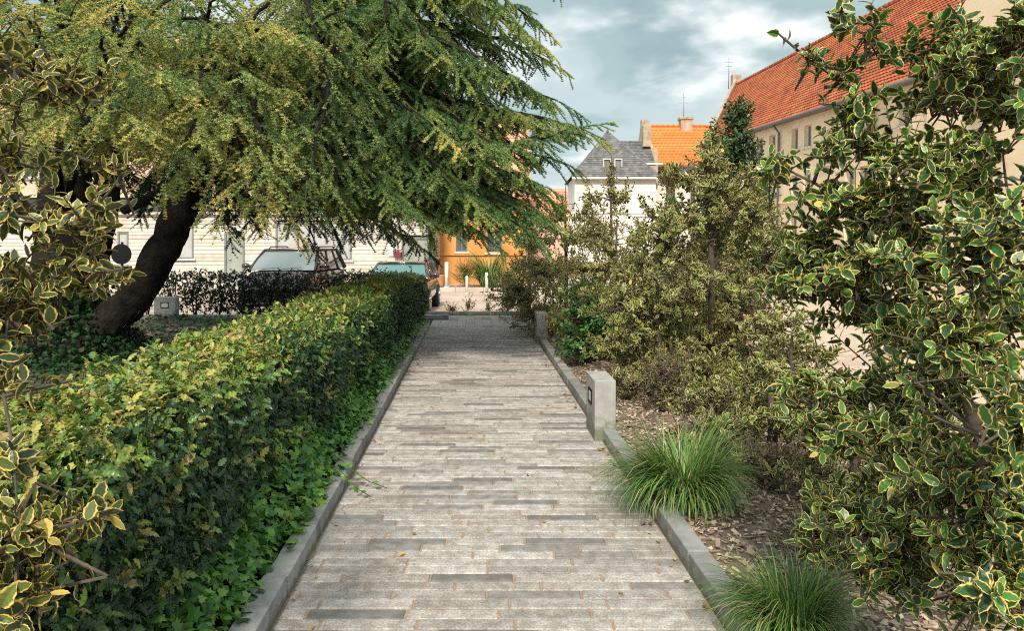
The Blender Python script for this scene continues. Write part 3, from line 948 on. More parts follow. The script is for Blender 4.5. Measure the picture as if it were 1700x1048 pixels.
woody('rose_shrub', 'bright green leafy shrub beside the far bollard light', 'shrub', [([(.95, 9.6, 0), (.98, 9.6, .6)], [.02, .01]), ([(.95, 9.6, 0), (1.2, 9.5, .6)], [.02, .01]), ([(.95, 9.6, 0), (.75, 9.55, .5)], [.02, .01])],
      [((.95, 9.55, .75), (.50, .4, .42), 120, .5), ((.78, 9.3, .35), (.32, .3, .28), 50, .5), ((1.3, 9.5, .55), (.34, .3, .40), 56, .5)], (.05, .075), T_MID, M['rose'], 10, (.1, .2), spread_leaf=80)


def dry_shrub(label, x, y, h, wd, n, m=None):
    return woody('dry_shrub', label, 'shrub', [([(x, y, .03), (x + .02, y, h * .4)], [.010, .006])],
                 [((x, y, h * .55), (wd, wd, h * .5), n, .6)], (.016, .034), T_TINY, m or M['dry'], 16, (.14, .3), up=.8, limb_r=.005, spread_leaf=60)


dry_shrub('straw-brown dry shrub directly behind the near bollard light', 1.40, 6.9, .75, .38, 120)
dry_shrub('dry brown shrub between the large sedge clump and the tall holly', 1.75, 6.0, .62, .42, 130)
dry_shrub('low yellowish brown shrub beside the large sedge clump, toward the near holly', 1.62, 4.75, .50, .36, 110)
dry_shrub('sprawling tan shrub on the mulch beneath the near holly', 1.55, 3.75, .36, .34, 80)
dry_shrub('low straw-coloured plant at the kerb just past the near bollard light', 1.12, 7.4, .42, .3, 90)
dry_shrub('dry reddish shrub behind the far bollard light', .62, 12.6, .6, .35, 90)
dry_shrub('straw-coloured bush at the square edge beneath the tall holly', 2.45, 7.0, .7, .45, 120)
for i, (x, yv, hh, lb) in enumerate([(-1.35, 16.8, .32, 'low weedy plant at the end kerb, beside the car wheel'), (-1.0, 16.85, .5, 'upright weedy plant behind the middle of the end kerb'), (-.55, 16.8, .42, 'bushy green weed behind the end kerb'), (-.1, 16.85, .34, 'small weed behind the right end of the end kerb'), (.3, 16.9, .55, 'leafy weed at the corner where the end kerb meets the right kerb')]):
    woody('weed_plant', lb, 'weed', [([(x, yv, -.05), (x, yv, hh * .5)], [.006, .004])], [((x, yv, hh * .5), (.24, .14, hh * .5), 34, .6)], (.03, .055), T_LO, M['holly_far'], 8, (.1, .2), up=.6, limb_r=.004)


# ------------------------------------------------------------------ clipped hedge
def flare(y):
    return .17 * np.clip((y - 6.5) / 7, 0, 1)


def hedge_points(u0, u1, y0, y1, h, dens, faces, jit=.05, bulge=.05):
    """points + outward normals on the clipped faces"""
    P, Nn, top = [], [], []
    def noise_d(a, b):
        return bulge * (np.sin(a * 2.3 + b * 1.7) + .6 * np.sin(a * 5.1 - b * 3.3)) * .6
    for f in faces:
        if f in 'RL':
            n = int((y1 - y0) * h * dens)
            yy = y0 + (y1 - y0) * rng.random(n); zz = .03 + (h - .03) * rng.random(n)
            u = u1 if f == 'R' else u0
            sg = 1 if f == 'R' else -1
            rnd = np.maximum(0, zz - (h - .16)) ** 2 * 3.2
            und = np.maximum(0, .6 - zz) * .20 if f == 'R' else 0
            d = noise_d(yy, zz) + rng.normal(size=n) * jit - rnd - und + (flare(yy) if f == 'R' else 0)
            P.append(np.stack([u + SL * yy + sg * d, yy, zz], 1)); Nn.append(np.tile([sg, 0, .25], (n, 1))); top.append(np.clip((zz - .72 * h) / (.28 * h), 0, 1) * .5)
        elif f == 'T':
            n = int((y1 - y0) * (u1 - u0) * dens)
            yy = y0 + (y1 - y0) * rng.random(n); uu = u0 + (u1 + flare(yy) - u0) * rng.random(n)
            rnd = np.maximum(0, np.abs(uu - (u0 + u1 + flare(yy)) / 2) - ((u1 + flare(yy) - u0) / 2 - .16)) ** 2 * 3.0
            d = noise_d(yy, uu) * .7 + rng.normal(size=n) * jit * .7 - rnd
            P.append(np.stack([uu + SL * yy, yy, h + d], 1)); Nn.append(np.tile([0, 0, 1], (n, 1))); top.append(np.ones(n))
        else:
            n = int((u1 - u0) * h * dens)
            zz = .03 + (h - .03) * rng.random(n); uu = u0 + (u1 + (.17 if f == 'F' else 0) - u0) * rng.random(n)
            yv = y0 if f == 'N' else y1
            sg = -1 if f == 'N' else 1
            d = rng.normal(size=n) * jit
            P.append(np.stack([uu + SL * yv, yv + sg * d, zz], 1)); Nn.append(np.tile([0, sg, .2], (n, 1))); top.append(np.zeros(n))
    return np.concatenate(P), np.concatenate(Nn).astype(float), np.concatenate(top)


hg = thing('clipped_hedge', 'long clipped evergreen hedge running beside the left kerb of the path', 'hedge', (-1.5, 1.2, 0))
hoff = np.array([1.5, -1.2, 0])
HU0, HU1, HH = -1.80, -1.12, .98
sc = Scatter()
for (ya, yb, dens, tm, ls) in ((1.15, 3.2, 4600, T_SPINY, (.030, .056)), (3.2, 6.0, 3400, T_SPINY, (.031, .054)), (6.0, 14.25, 2100, T_SPINY2, (.038, .060))):
    fc = ['R', 'T', 'L'] + (['N'] if ya < 2 else []) + (['F'] if yb > 14 else [])
    for layer in range(2):
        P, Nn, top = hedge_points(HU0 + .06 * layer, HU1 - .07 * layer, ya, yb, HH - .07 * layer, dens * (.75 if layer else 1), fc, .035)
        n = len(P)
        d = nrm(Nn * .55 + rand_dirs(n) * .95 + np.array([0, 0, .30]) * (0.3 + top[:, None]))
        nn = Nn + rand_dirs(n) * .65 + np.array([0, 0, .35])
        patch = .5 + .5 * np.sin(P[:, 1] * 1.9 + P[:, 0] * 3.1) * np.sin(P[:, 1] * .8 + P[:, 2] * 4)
        tone = rng.random(n) * (.52 + .10 * patch) + top * (.38 + .26 * patch * rng.random(n)) * (1 - .6 * layer)  # top leaves yellower: new growth, and sunlit brightness put into the tone
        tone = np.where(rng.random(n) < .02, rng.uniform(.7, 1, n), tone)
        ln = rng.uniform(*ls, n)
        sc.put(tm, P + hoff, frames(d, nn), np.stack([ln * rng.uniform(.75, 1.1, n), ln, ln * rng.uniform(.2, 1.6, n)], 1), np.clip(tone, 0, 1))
# sprigs that stick out of the clipped faces
P_, D_, N_, S_, T_ = [], [], [], [], []
for i in range(520):
    yy = 1.6 + 12 * rng.random() ** 1.6
    if rng.random() < .6:
        q = np.array([PX(rng.uniform(HU0, HU1), yy), yy, HH]); ax = nrm(np.array([[rng.normal() * .4, rng.normal() * .4, 1]]))[0]; tb = rng.uniform(.55, .92)
    else:
        q = np.array([PX(HU1, yy), yy, rng.uniform(.35, .95)]); ax = nrm(np.array([[.8, rng.normal() * .4 - .2, .6]]))[0]; tb = rng.choice([rng.uniform(.5, .75), .99])
    ref = np.cross(ax, rng.normal(size=3)); ref /= np.linalg.norm(ref); ref2 = np.cross(ax, ref)
    for k in range(7):
        a = k * 2.4; rad = ref * math.cos(a) + ref2 * math.sin(a); op = R(70 - 6 * k)
        P_.append(q + ax * (.01 + .012 * k)); D_.append(ax * math.cos(op) + rad * math.sin(op)); N_.append(ax * math.sin(op) - rad * math.cos(op) + np.array([0, 0, .3])); S_.append(rng.uniform(.04, .065)); T_.append(np.clip(tb + rng.normal() * .06, 0, 1))
s_ = np.array(S_)
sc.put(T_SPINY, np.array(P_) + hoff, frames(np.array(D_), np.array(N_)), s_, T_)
tw = MB()
for i in range(900):
    yy = 1.3 + 12.5 * rng.random() ** 1.4
    if rng.random() < .5:
        q = Vector((PX(rng.uniform(HU0 + .05, HU1 - .05), yy), yy, HH - .08)); e = q + V(rng.normal() * .05, rng.normal() * .05, rng.uniform(.06, .15))
    else:
        q = Vector((PX(HU1 - .10, yy), yy, rng.uniform(.2, .9))); e = q + V(rng.uniform(.03, .13), rng.normal() * .06, rng.normal() * .06 + .02)
    tw.tube([q + V(*hoff), q.lerp(e, .5) + V(*hoff) + V(*(rng.normal(size=3) * .01)), e + V(*hoff)], [.0035, .0028, .0016], 4, cap=False)
sc.mb(tw, 1)
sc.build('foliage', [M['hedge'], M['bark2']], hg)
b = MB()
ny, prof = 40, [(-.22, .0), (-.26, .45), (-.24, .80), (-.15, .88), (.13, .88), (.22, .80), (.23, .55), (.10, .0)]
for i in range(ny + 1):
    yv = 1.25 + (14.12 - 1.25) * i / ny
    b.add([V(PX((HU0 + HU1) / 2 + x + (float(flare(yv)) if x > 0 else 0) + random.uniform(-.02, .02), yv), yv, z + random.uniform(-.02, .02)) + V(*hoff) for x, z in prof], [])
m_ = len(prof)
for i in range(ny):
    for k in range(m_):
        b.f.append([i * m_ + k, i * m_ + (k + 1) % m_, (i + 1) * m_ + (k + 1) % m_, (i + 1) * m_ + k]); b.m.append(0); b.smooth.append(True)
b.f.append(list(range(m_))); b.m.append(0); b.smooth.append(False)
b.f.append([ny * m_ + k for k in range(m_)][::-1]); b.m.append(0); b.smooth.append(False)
b.build('light_block_core', M['core'], hg)  # dark core added inside the foliage to block light

# ivy between hedge and kerb (skirt) and the ivy lawn under the cedar
sc = Scatter()
n = 9500
yy = 1.4 + 12.7 * rng.random(n) ** 1.35
f = rng.random(n)
hgt = .34 * (1 + .35 * np.sin(yy * 1.7) + .25 * np.sin(yy * 4.1 + 1))
uu = -1.25 + .31 * f + .10 * np.clip((yy - 7) / 7, 0, 1) * (1 - f) + .035 * np.sin(yy * 3.3) + rng.normal(size=n) * .025
zz = .06 + hgt * (1 - f) ** 1.3 + rng.normal(size=n) * .02 + .05
over = (f > .95) & (rng.random(n) < .4)
uu = np.where(over, uu + rng.random(n) * .07, uu)
zz = np.maximum(zz, .112)
pos = np.stack([uu + SL * yy, yy, zz], 1)
d = nrm(np.stack([.6 + .5 * rng.normal(size=n), rng.normal(size=n) * .8, -.25 + .35 * rng.normal(size=n)], 1))
nn = np.array([[.55, -.15, .75]]) + rng.normal(size=(n, 3)) * .38
ln = rng.uniform(.028, .062, n)
near = yy < 5
tone = np.clip(rng.random(n) * .9 + .08 * np.sin(yy * 2.1), 0, 1)
sc.put(T_IVY, pos[near], frames(d, nn)[near], ln[near], tone[near])
sc.put(T_IVY2, pos[~near], frames(d, nn)[~near], ln[~near], tone[~near])
# a few runners that hang over the kerb
tw = MB()
for (yv, ln_) in ((4.9, .26), (4.74, .18)):
    a = V(PX(-.97, yv), yv, .17)
    pts = [a, a + V(.10, -.02, .0), a + V(.17, -.06, -.05), a + V(.17 + ln_ * .5, -.12, -.11), a + V(.17 + ln_, -.18, -.135)]
    tw.tube(pts, [.003] * 5, 4)
    for q in range(7):
        p = pts[min(3, q // 2)].lerp(pts[min(3, q // 2) + 1], (q % 2) * .5 + .25)
        sc.put(T_IVY, [tuple(p)], frames(rng.normal(size=(1, 3)) + np.array([[.3, 0, 0]]), np.array([[0, -.3, 1.0]])), np.array([rng.uniform(.03, .05)]), [rng.uniform(.3, .8)])
sc.mb(tw, 1)
sc.build('ivy_ground_cover', [M['ivy'], M['bark2']], None, kind='stuff', label='bright green ivy spilling along the left kerb below the clipped hedge')
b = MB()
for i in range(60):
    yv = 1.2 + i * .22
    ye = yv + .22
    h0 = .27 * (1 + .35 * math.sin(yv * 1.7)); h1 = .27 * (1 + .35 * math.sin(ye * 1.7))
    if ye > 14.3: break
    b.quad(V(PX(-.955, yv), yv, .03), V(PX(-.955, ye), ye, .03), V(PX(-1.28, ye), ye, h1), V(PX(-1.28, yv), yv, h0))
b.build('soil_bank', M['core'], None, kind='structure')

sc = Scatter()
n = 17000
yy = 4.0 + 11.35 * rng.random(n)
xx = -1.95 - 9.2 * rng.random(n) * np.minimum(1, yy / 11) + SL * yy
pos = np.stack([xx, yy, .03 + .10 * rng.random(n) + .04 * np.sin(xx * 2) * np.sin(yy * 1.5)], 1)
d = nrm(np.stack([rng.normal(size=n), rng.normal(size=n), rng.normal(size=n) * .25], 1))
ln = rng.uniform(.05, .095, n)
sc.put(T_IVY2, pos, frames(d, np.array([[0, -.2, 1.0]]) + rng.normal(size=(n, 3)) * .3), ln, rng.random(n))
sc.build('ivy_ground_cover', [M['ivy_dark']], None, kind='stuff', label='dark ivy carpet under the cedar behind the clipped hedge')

# loose dark hedge along the road
lh = thing('loose_hedge', 'thin dark loose hedge along the road, behind the ivy and under the cedar', 'hedge', (-6, 16, 0))
ho = V(6, -16, 0)
sc = Scatter(); tw = MB()
P_, D_, N_, S_, T_ = [], [], [], [], []
x = -13.6
while x < -2.3:
    dense = np.clip((x + 8.2) / 2.6, 0, 1)
    st = MB()
    for k in range(3):
        top = V(x + random.uniform(-.25, .25), 16 + random.uniform(-.15, .15), random.uniform(.7, .95))
        st.tube([V(x + random.uniform(-.04, .04), 16, -.05) + ho, V(x, 16, .3).lerp(top, .4) + ho + V(random.uniform(-.05, .05), 0, 0), top + ho], [.016, .011, .005], 5)
    st.build('stem', M['bark'], lh)
    for i in range(int(75 + 230 * dense)):
        zz = .98 - (.62 + .34 * dense) * rng.random() ** (1.3 - .3 * dense)
        q = np.array([x + rng.normal() * .24, 16 + rng.normal() * .16, zz])
        q[2] = min(q[2], 1.0)
        ax = nrm(rng.normal(size=(1, 3)) + np.array([[0, 0, .5]]))[0]
        tw.tube([Vector(q - ax * .14) + ho, Vector(q) + ho], [.003, .002], 3, cap=False)
        for k in range(7):
            P_.append(q - ax * .14 * rng.random() + np.array(ho)); D_.append(rng.normal(size=3) + ax * .5); N_.append(rng.normal(size=3) * .6 + np.array([0, -.3, 1])); S_.append(rng.uniform(.045, .07)); T_.append(rng.random())
    x += .52
sc.put(T_LO, np.array(P_), frames(np.array(D_), np.array(N_)), np.array(S_), T_)
sc.mb(tw, 1)
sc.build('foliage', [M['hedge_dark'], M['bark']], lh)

# ------------------------------------------------------------------ cedar
cedar = thing('cedar_tree', 'huge old cedar with leaning trunks and wide drooping green sprays over the hedge', 'cedar tree', (-6.35, 10.4, 0))
co_ = V(6.35, -10.4, 0)


def trunk_mesh(pts, rad):
    b = MB()
    fine, fr_ = [], []
    for i in range(len(pts) - 1):
        for q in range(5):
            fine.append(Vector(pts[i]).lerp(Vector(pts[i + 1]), q / 5) + V(random.uniform(-.02, .02), random.uniform(-.02, .02), 0)); fr_.append(rad[i] + (rad[i + 1] - rad[i]) * q / 5)
    fine.append(Vector(pts[-1])); fr_.append(rad[-1])
    b.tube([p + co_ for p in fine], fr_, 16, bump=.07)
    b.build('trunk', M['bark'], cedar)
    return fine


tr1 = trunk_mesh([V(-6.30, 10.4, -.1), V(-6.33, 10.4, .5), V(-6.35, 10.4, 1.2), V(-6.3, 10.4, 2.2), V(-6.15, 10.5, 4.2), V(-6.0, 10.6, 7.5), V(-5.9, 10.6, 10)], [.56, .44, .36, .33, .32, .22, .08])
tr2 = trunk_mesh([at(120, 600, 10.1), at(165, 545, 10.2), at(215, 505, 10.2), at(252, 450, 10.2), at(285, 385, 10.2), at(312, 320, 10.2), at(335, 260, 10.2), at(400, 170, 10.2), at(480, 60, 10.3), at(580, -120, 10.4), at(640, -330, 10.4)], [.28, .25, .235, .225, .22, .215, .19, .16, .13, .10, .05])
tr3 = trunk_mesh([at(120, 590, 10.8), at(150, 480, 10.9), at(168, 400, 11.0), at(182, 320, 11.2), at(200, 200, 11.4), at(225, 20, 11.6)], [.22, .19, .175, .16, .13, .09])

sec_pts = []
P_, D_, T_, S_ = [], [], [], []
twm = MB()


def spray(p0, d0, length, tone0, droop, tuft, sp, ptert=.58):
    """a secondary branch with side twigs and needle tufts"""
    nseg = max(4, int(length / .12))
    p = Vector(p0); d = unit(d0)
    pts = [p.copy()]
    st = length / nseg
    for i in range(nseg):
        d = unit(d + V(random.uniform(-.10, .10), random.uniform(-.10, .10), -droop * (.35 + .9 * i / nseg) + random.uniform(-.05, .05)))
        p = p + d * st
        pts.append(p.copy())
    twm.tube([q + co_ for q in pts], [.008 * (1 - .75 * i / nseg) * (.6 + length * .5) for i in range(nseg + 1)], 3, cap=False)
    tb = tone0 + random.gauss(0, .085)
    for i in range(nseg):
        a, b_ = pts[i], pts[i + 1]
        dd = unit(b_ - a)
        side = dd.cross(V(0, 0, 1))
        if side.length < .05: side = V(1, 0, 0)
        side.normalize()
        m = max(1, int(st / sp))
        for q in range(m):
            pp = a.lerp(b_, (q + random.random()) / m)
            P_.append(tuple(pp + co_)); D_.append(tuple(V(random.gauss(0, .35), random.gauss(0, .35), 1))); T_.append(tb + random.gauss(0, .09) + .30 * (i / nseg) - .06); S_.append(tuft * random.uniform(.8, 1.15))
        for sg in ((-1, 1) if i % 2 else (1, -1)):
          for rep_ in range(2):
            if random.random() > ptert: continue
            tl = random.uniform(.10, .40) * (.55 + .75 * (1 - i / nseg)) * min(1.3, .55 + length * .6)
            td = unit(dd * random.uniform(.5, .95) + side * sg * random.uniform(.55, .95) + V(0, 0, random.uniform(-.60, .05) - droop * .6))
            pp = a.lerp(b_, random.random())
            e = pp + td * tl + V(0, 0, -.15 * tl)
            twm.tube([pp + co_, e + co_], [.0035, .0015], 3, cap=False)
            mm = max(2, int(tl / sp))
            for q in range(mm):
                f_ = (q + .7) / mm
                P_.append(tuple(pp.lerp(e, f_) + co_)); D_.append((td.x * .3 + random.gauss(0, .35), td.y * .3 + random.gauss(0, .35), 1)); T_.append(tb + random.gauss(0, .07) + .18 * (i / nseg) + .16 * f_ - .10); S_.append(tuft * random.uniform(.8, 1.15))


def limb(tr, start_f, end, arch=.5, r0=.05, tone0=.45, tuft=.040, droop=.16, dens=1.0, first=.22, lmax=1.15, sp=.030, ptert=.58):
    s = tr[int(start_f * (len(tr) - 1))]
    e = Vector(end)
    d = (e - s).length
    mid = s.lerp(e, .5) + V(random.uniform(-.1, .1) * d, random.uniform(-.1, .1) * d, arch)
    n = 18
    pts = bez(s, mid, e, n)
    pts = [p + V(random.uniform(-.03, .03), random.uniform(-.03, .03), random.uniform(-.03, .03)) * (0 < i < n - 1) for i, p in enumerate(pts)]
    b = MB()
    b.tube([p + co_ for p in pts], [r0 * (1 - .86 * i / (n - 1)) + .004 for i in range(n)], 7, bump=.06)
    b.build('limb', M['bark'], cedar)
    L_ = first * d
    sg = 1
    while L_ < d:
        f_ = L_ / d
        i = min(n - 2, int(f_ * (n - 1)))
        p = pts[i].lerp(pts[i + 1], f_ * (n - 1) - i)
        t = unit(pts[i + 1] - pts[i])
        side = t.cross(V(0, 0, 1)); side.normalize()
        ln = min(lmax, .28 + .42 * (d - L_)) * random.uniform(.6, 1.1)
        dr = unit(t * random.uniform(.45, .9) + side * sg * random.uniform(.6, 1.0) + V(0, 0, random.uniform(-.35, .2)))
        spray(p, dr, ln, tone0, droop * random.uniform(.6, 1.3), tuft, sp, ptert)
        sg = -sg
        L_ += random.uniform(.10, .19) / dens
    t = unit(pts[-1] - pts[-3])
    spray(pts[-1], t, .55, tone0 + .05, droop * .5, tuft, sp, ptert)


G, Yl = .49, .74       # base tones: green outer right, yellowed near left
RIGHT = [(1000, 212, 10.0, .30), (968, 165, 10.4, .30), (945, 95, 10.8, .6), (930, 30, 11.0, .6), (890, -60, 11.0, .6), (960, 262, 9.6, .4), (905, 330, 9.3, .6),
         (930, 385, 9.0, .7), (860, 412, 8.8, .8), (790, 425, 9.2, .8), (720, 400, 9.0, .8), (640, 385, 9.6, .6), (560, 360, 10.2, .5), (480, 380, 10.6, .5), (860, 130, 9.0, .7), (820, 240, 8.8, .7),
         (720, 210, 8.4, .8), (770, 320, 8.4, .8), (660, 330, 8.0, .8), (850, 30, 9.4, .7), (745, 100, 8.6, .8), (640, 40, 8.4, .8), (790, -60, 9.6, .7), (700, 290, 10.5, .5), (590, 240, 9.6, .6), (880, 190, 10.4, .5), (690, 20, 10.0, .6), (840, 350, 10.4, .5), (600, 130, 9.2, .6),
         (930, 300, 10.4, .5), (900, 240, 9.8, .5), (810, 160, 10.0, .6), (880, 380, 9.8, .6), (770, 30, 10.6, .5), (700, -20, 9.0, .6), (830, 80, 10.6, .5), (620, 90, 8.6, .6), (550, 180, 9.0, .6), (650, 250, 9.0, .6), (740, 270, 9.6, .5), (850, 290, 9.2, .6), (500, 330, 9.6, .5), (560, 40, 9.4, .6), (880, 60, 10.2, .5), (690, 150, 9.4, .6), (600, 310, 9.4, .5), (540, 290, 9.0, .5), (920, 150, 10.6, .5)]
RIGHT += [(800, 385, 10.0, .6), (850, 360, 10.2, .5), (760, 400, 10.2, .6), (890, 350, 10.4, .5), (760, 365, 9.4, .6), (825, 370, 9.6, .6), (720, 335, 9.0, .6), (870, 300, 10.0, .5), (950, 215, 10.6, .4), (800, 300, 10.4, .5), (760, 200, 10.2, .5)]
for (px, py, Y, ar) in RIGHT:
    if px > 890: px -= 48
    if py > 330: py -= 24
    if py > 370: py -= 16
    hi = (404 - py) / 404
    sf = min(.97, max(.52, .60 + .30 * hi + random.uniform(-.05, .05)))
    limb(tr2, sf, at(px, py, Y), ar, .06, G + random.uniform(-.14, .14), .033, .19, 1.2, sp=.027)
# the limb that bends up to the right at the edge of the crown
limb(tr2, .60, at(945, 215, 9.2), -.55, .08, .50, .033, .12, 1.3, .25, sp=.027)
LEFT = [(480, 350, 7.0), (420, 320, 6.4), (560, 310, 7.4), (500, 210, 7.0), (370, 345, 6.6), (350, 200, 5.8), (265, 120, 5.6), (400, 120, 6.2), (210, 190, 5.8), (170, 60, 5.6), (300, 30, 5.8), (450, 40, 6.6), (540, 110, 7.4), (560, 20, 7.8), (440, 260, 6.0), (300, 250, 6.4), (240, 40, 6.8), (350, 90, 7.2), (60, 40, 6.4), (600, 200, 7.8), (370, -20, 6.4), (510, 300, 6.6), (330, 140, 6.4), (100, -30, 6.8), (200, -50, 6.8), (20, 0, 7.2), (60, -60, 7.6), (200, 0, 6.2), (280, 180, 6.8), (400, 200, 7.0), (460, 150, 7.2), (420, 60, 7.4), (300, -40, 7.0), (120, 20, 7.0), (520, 250, 7.6), (240, 220, 7.2), (500, 60, 7.0)]
for (px, py, Y) in LEFT:
    tr, sf = (tr2, .58 + random.uniform(0, .3)) if px > 230 else (tr1, .45 + random.uniform(0, .25))
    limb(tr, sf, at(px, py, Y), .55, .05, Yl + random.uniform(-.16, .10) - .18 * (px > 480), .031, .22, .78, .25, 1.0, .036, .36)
BACK = [(300, 320, 12.6), (420, 370, 13.0), (600, 360, 13.0), (250, 260, 12.4), (120, 240, 12.4), (690, 405, 12.4), (380, 380, 12.0), (520, 395, 11.6), (760, 380, 12.2), (500, 290, 13), (340, 200, 13), (450, 130, 13), (560, 60, 13), (200, 130, 13), (640, 180, 12.6), (330, 60, 13), (80, 80, 12.5), (720, 120, 12.8), (460, 340, 11.2), (590, 300, 12), (100, 60, 12.8), (30, 150, 12.8), (250, 60, 13), (150, 0, 12.6), (400, 40, 13), (520, 200, 13), (420, 240, 12.6), (300, 140, 12.2), (640, 60, 12.8), (680, 300, 12.6), (800, 300, 12), (60, -30, 12.4), (160, -70, 12.2), (0, 10, 12.4), (260, -40, 12.4), (60, 260, 12.5), (20, 230, 12.2), (160, 320, 12.2), (90, 330, 12.4), (210, 300, 12.8), (10, 90, 12.5), (60, 180, 13), (130, 170, 13), (250, 340, 12.4)]
for (px, py, Y) in BACK:
    tr, sf = (tr2, .55 + random.uniform(0, .35)) if px > 230 else (tr3, .6 + random.uniform(0, .3))
    limb(tr, sf, at(px, py, Y), .4, .05, .10 + random.uniform(-.1, .1), .036, .22, 1.0, .2, 1.2, .034)  # limbs behind toned darker: shade inside the crown put into the needle colour
# lopped bare limb crossing toward the viewer on the left
b = MB(); b.tube([p + co_ for p in bez(at(345, 270, 10.2), at(290, 310, 9.6), at(205, 350, 8.8), 8)], [.10, .10, .095, .09, .08, .07, .06, .05], 9, bump=.06); b.build('limb', M['bark'], cedar)
sc = Scatter()
P_, D_, T_, S_ = map(np.array, (P_, D_, T_, S_))
which = rng.integers(0, 4, len(P_))
fr = frames(nrm(D_), rng.normal(size=(len(P_), 3)))
for k in range(4):
    q = which == k
    sc.put(TUFTS[k], P_[q], fr[q], S_[q], np.clip(T_[q], 0, 1))
sc.mb(twm, 1)
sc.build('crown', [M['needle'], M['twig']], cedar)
print('tufts', len(P_))

# ivy climbing round the cedar foot
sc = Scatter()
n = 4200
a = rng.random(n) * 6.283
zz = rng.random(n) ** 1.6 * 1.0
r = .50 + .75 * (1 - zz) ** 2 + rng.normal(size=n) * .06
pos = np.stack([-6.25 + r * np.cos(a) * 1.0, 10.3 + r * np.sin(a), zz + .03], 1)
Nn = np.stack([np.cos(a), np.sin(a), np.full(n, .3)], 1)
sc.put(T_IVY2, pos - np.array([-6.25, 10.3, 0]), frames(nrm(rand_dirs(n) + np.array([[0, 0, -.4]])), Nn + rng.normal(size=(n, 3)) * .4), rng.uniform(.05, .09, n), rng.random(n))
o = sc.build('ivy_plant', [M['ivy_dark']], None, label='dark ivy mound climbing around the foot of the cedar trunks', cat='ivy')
o.location = (-6.25, 10.3, 0)

# ------------------------------------------------------------------ road sign (seen from behind)
t = thing('road_sign', 'back of a round road sign with a small plate below it, dark beneath the cedar', 'road sign', (-8.96, 17.0, -.12))
b = MB(); b.tube([V(0, 0, 0), V(0, 0, 1.75)], [.028, .028], 12); b.build('post', M['dark_metal'], t)
b = MB(); b.disc((0, -.035, 1.47), V(0, 1, 0), .235, .012, 36); b.build('sign_disc', M['dark_metal'], t)
b = MB(); b.box(-.25, .25, -.043, -.031, 1.07, 1.20); b.build('sign_plate', M['dark_metal'], t, .004)


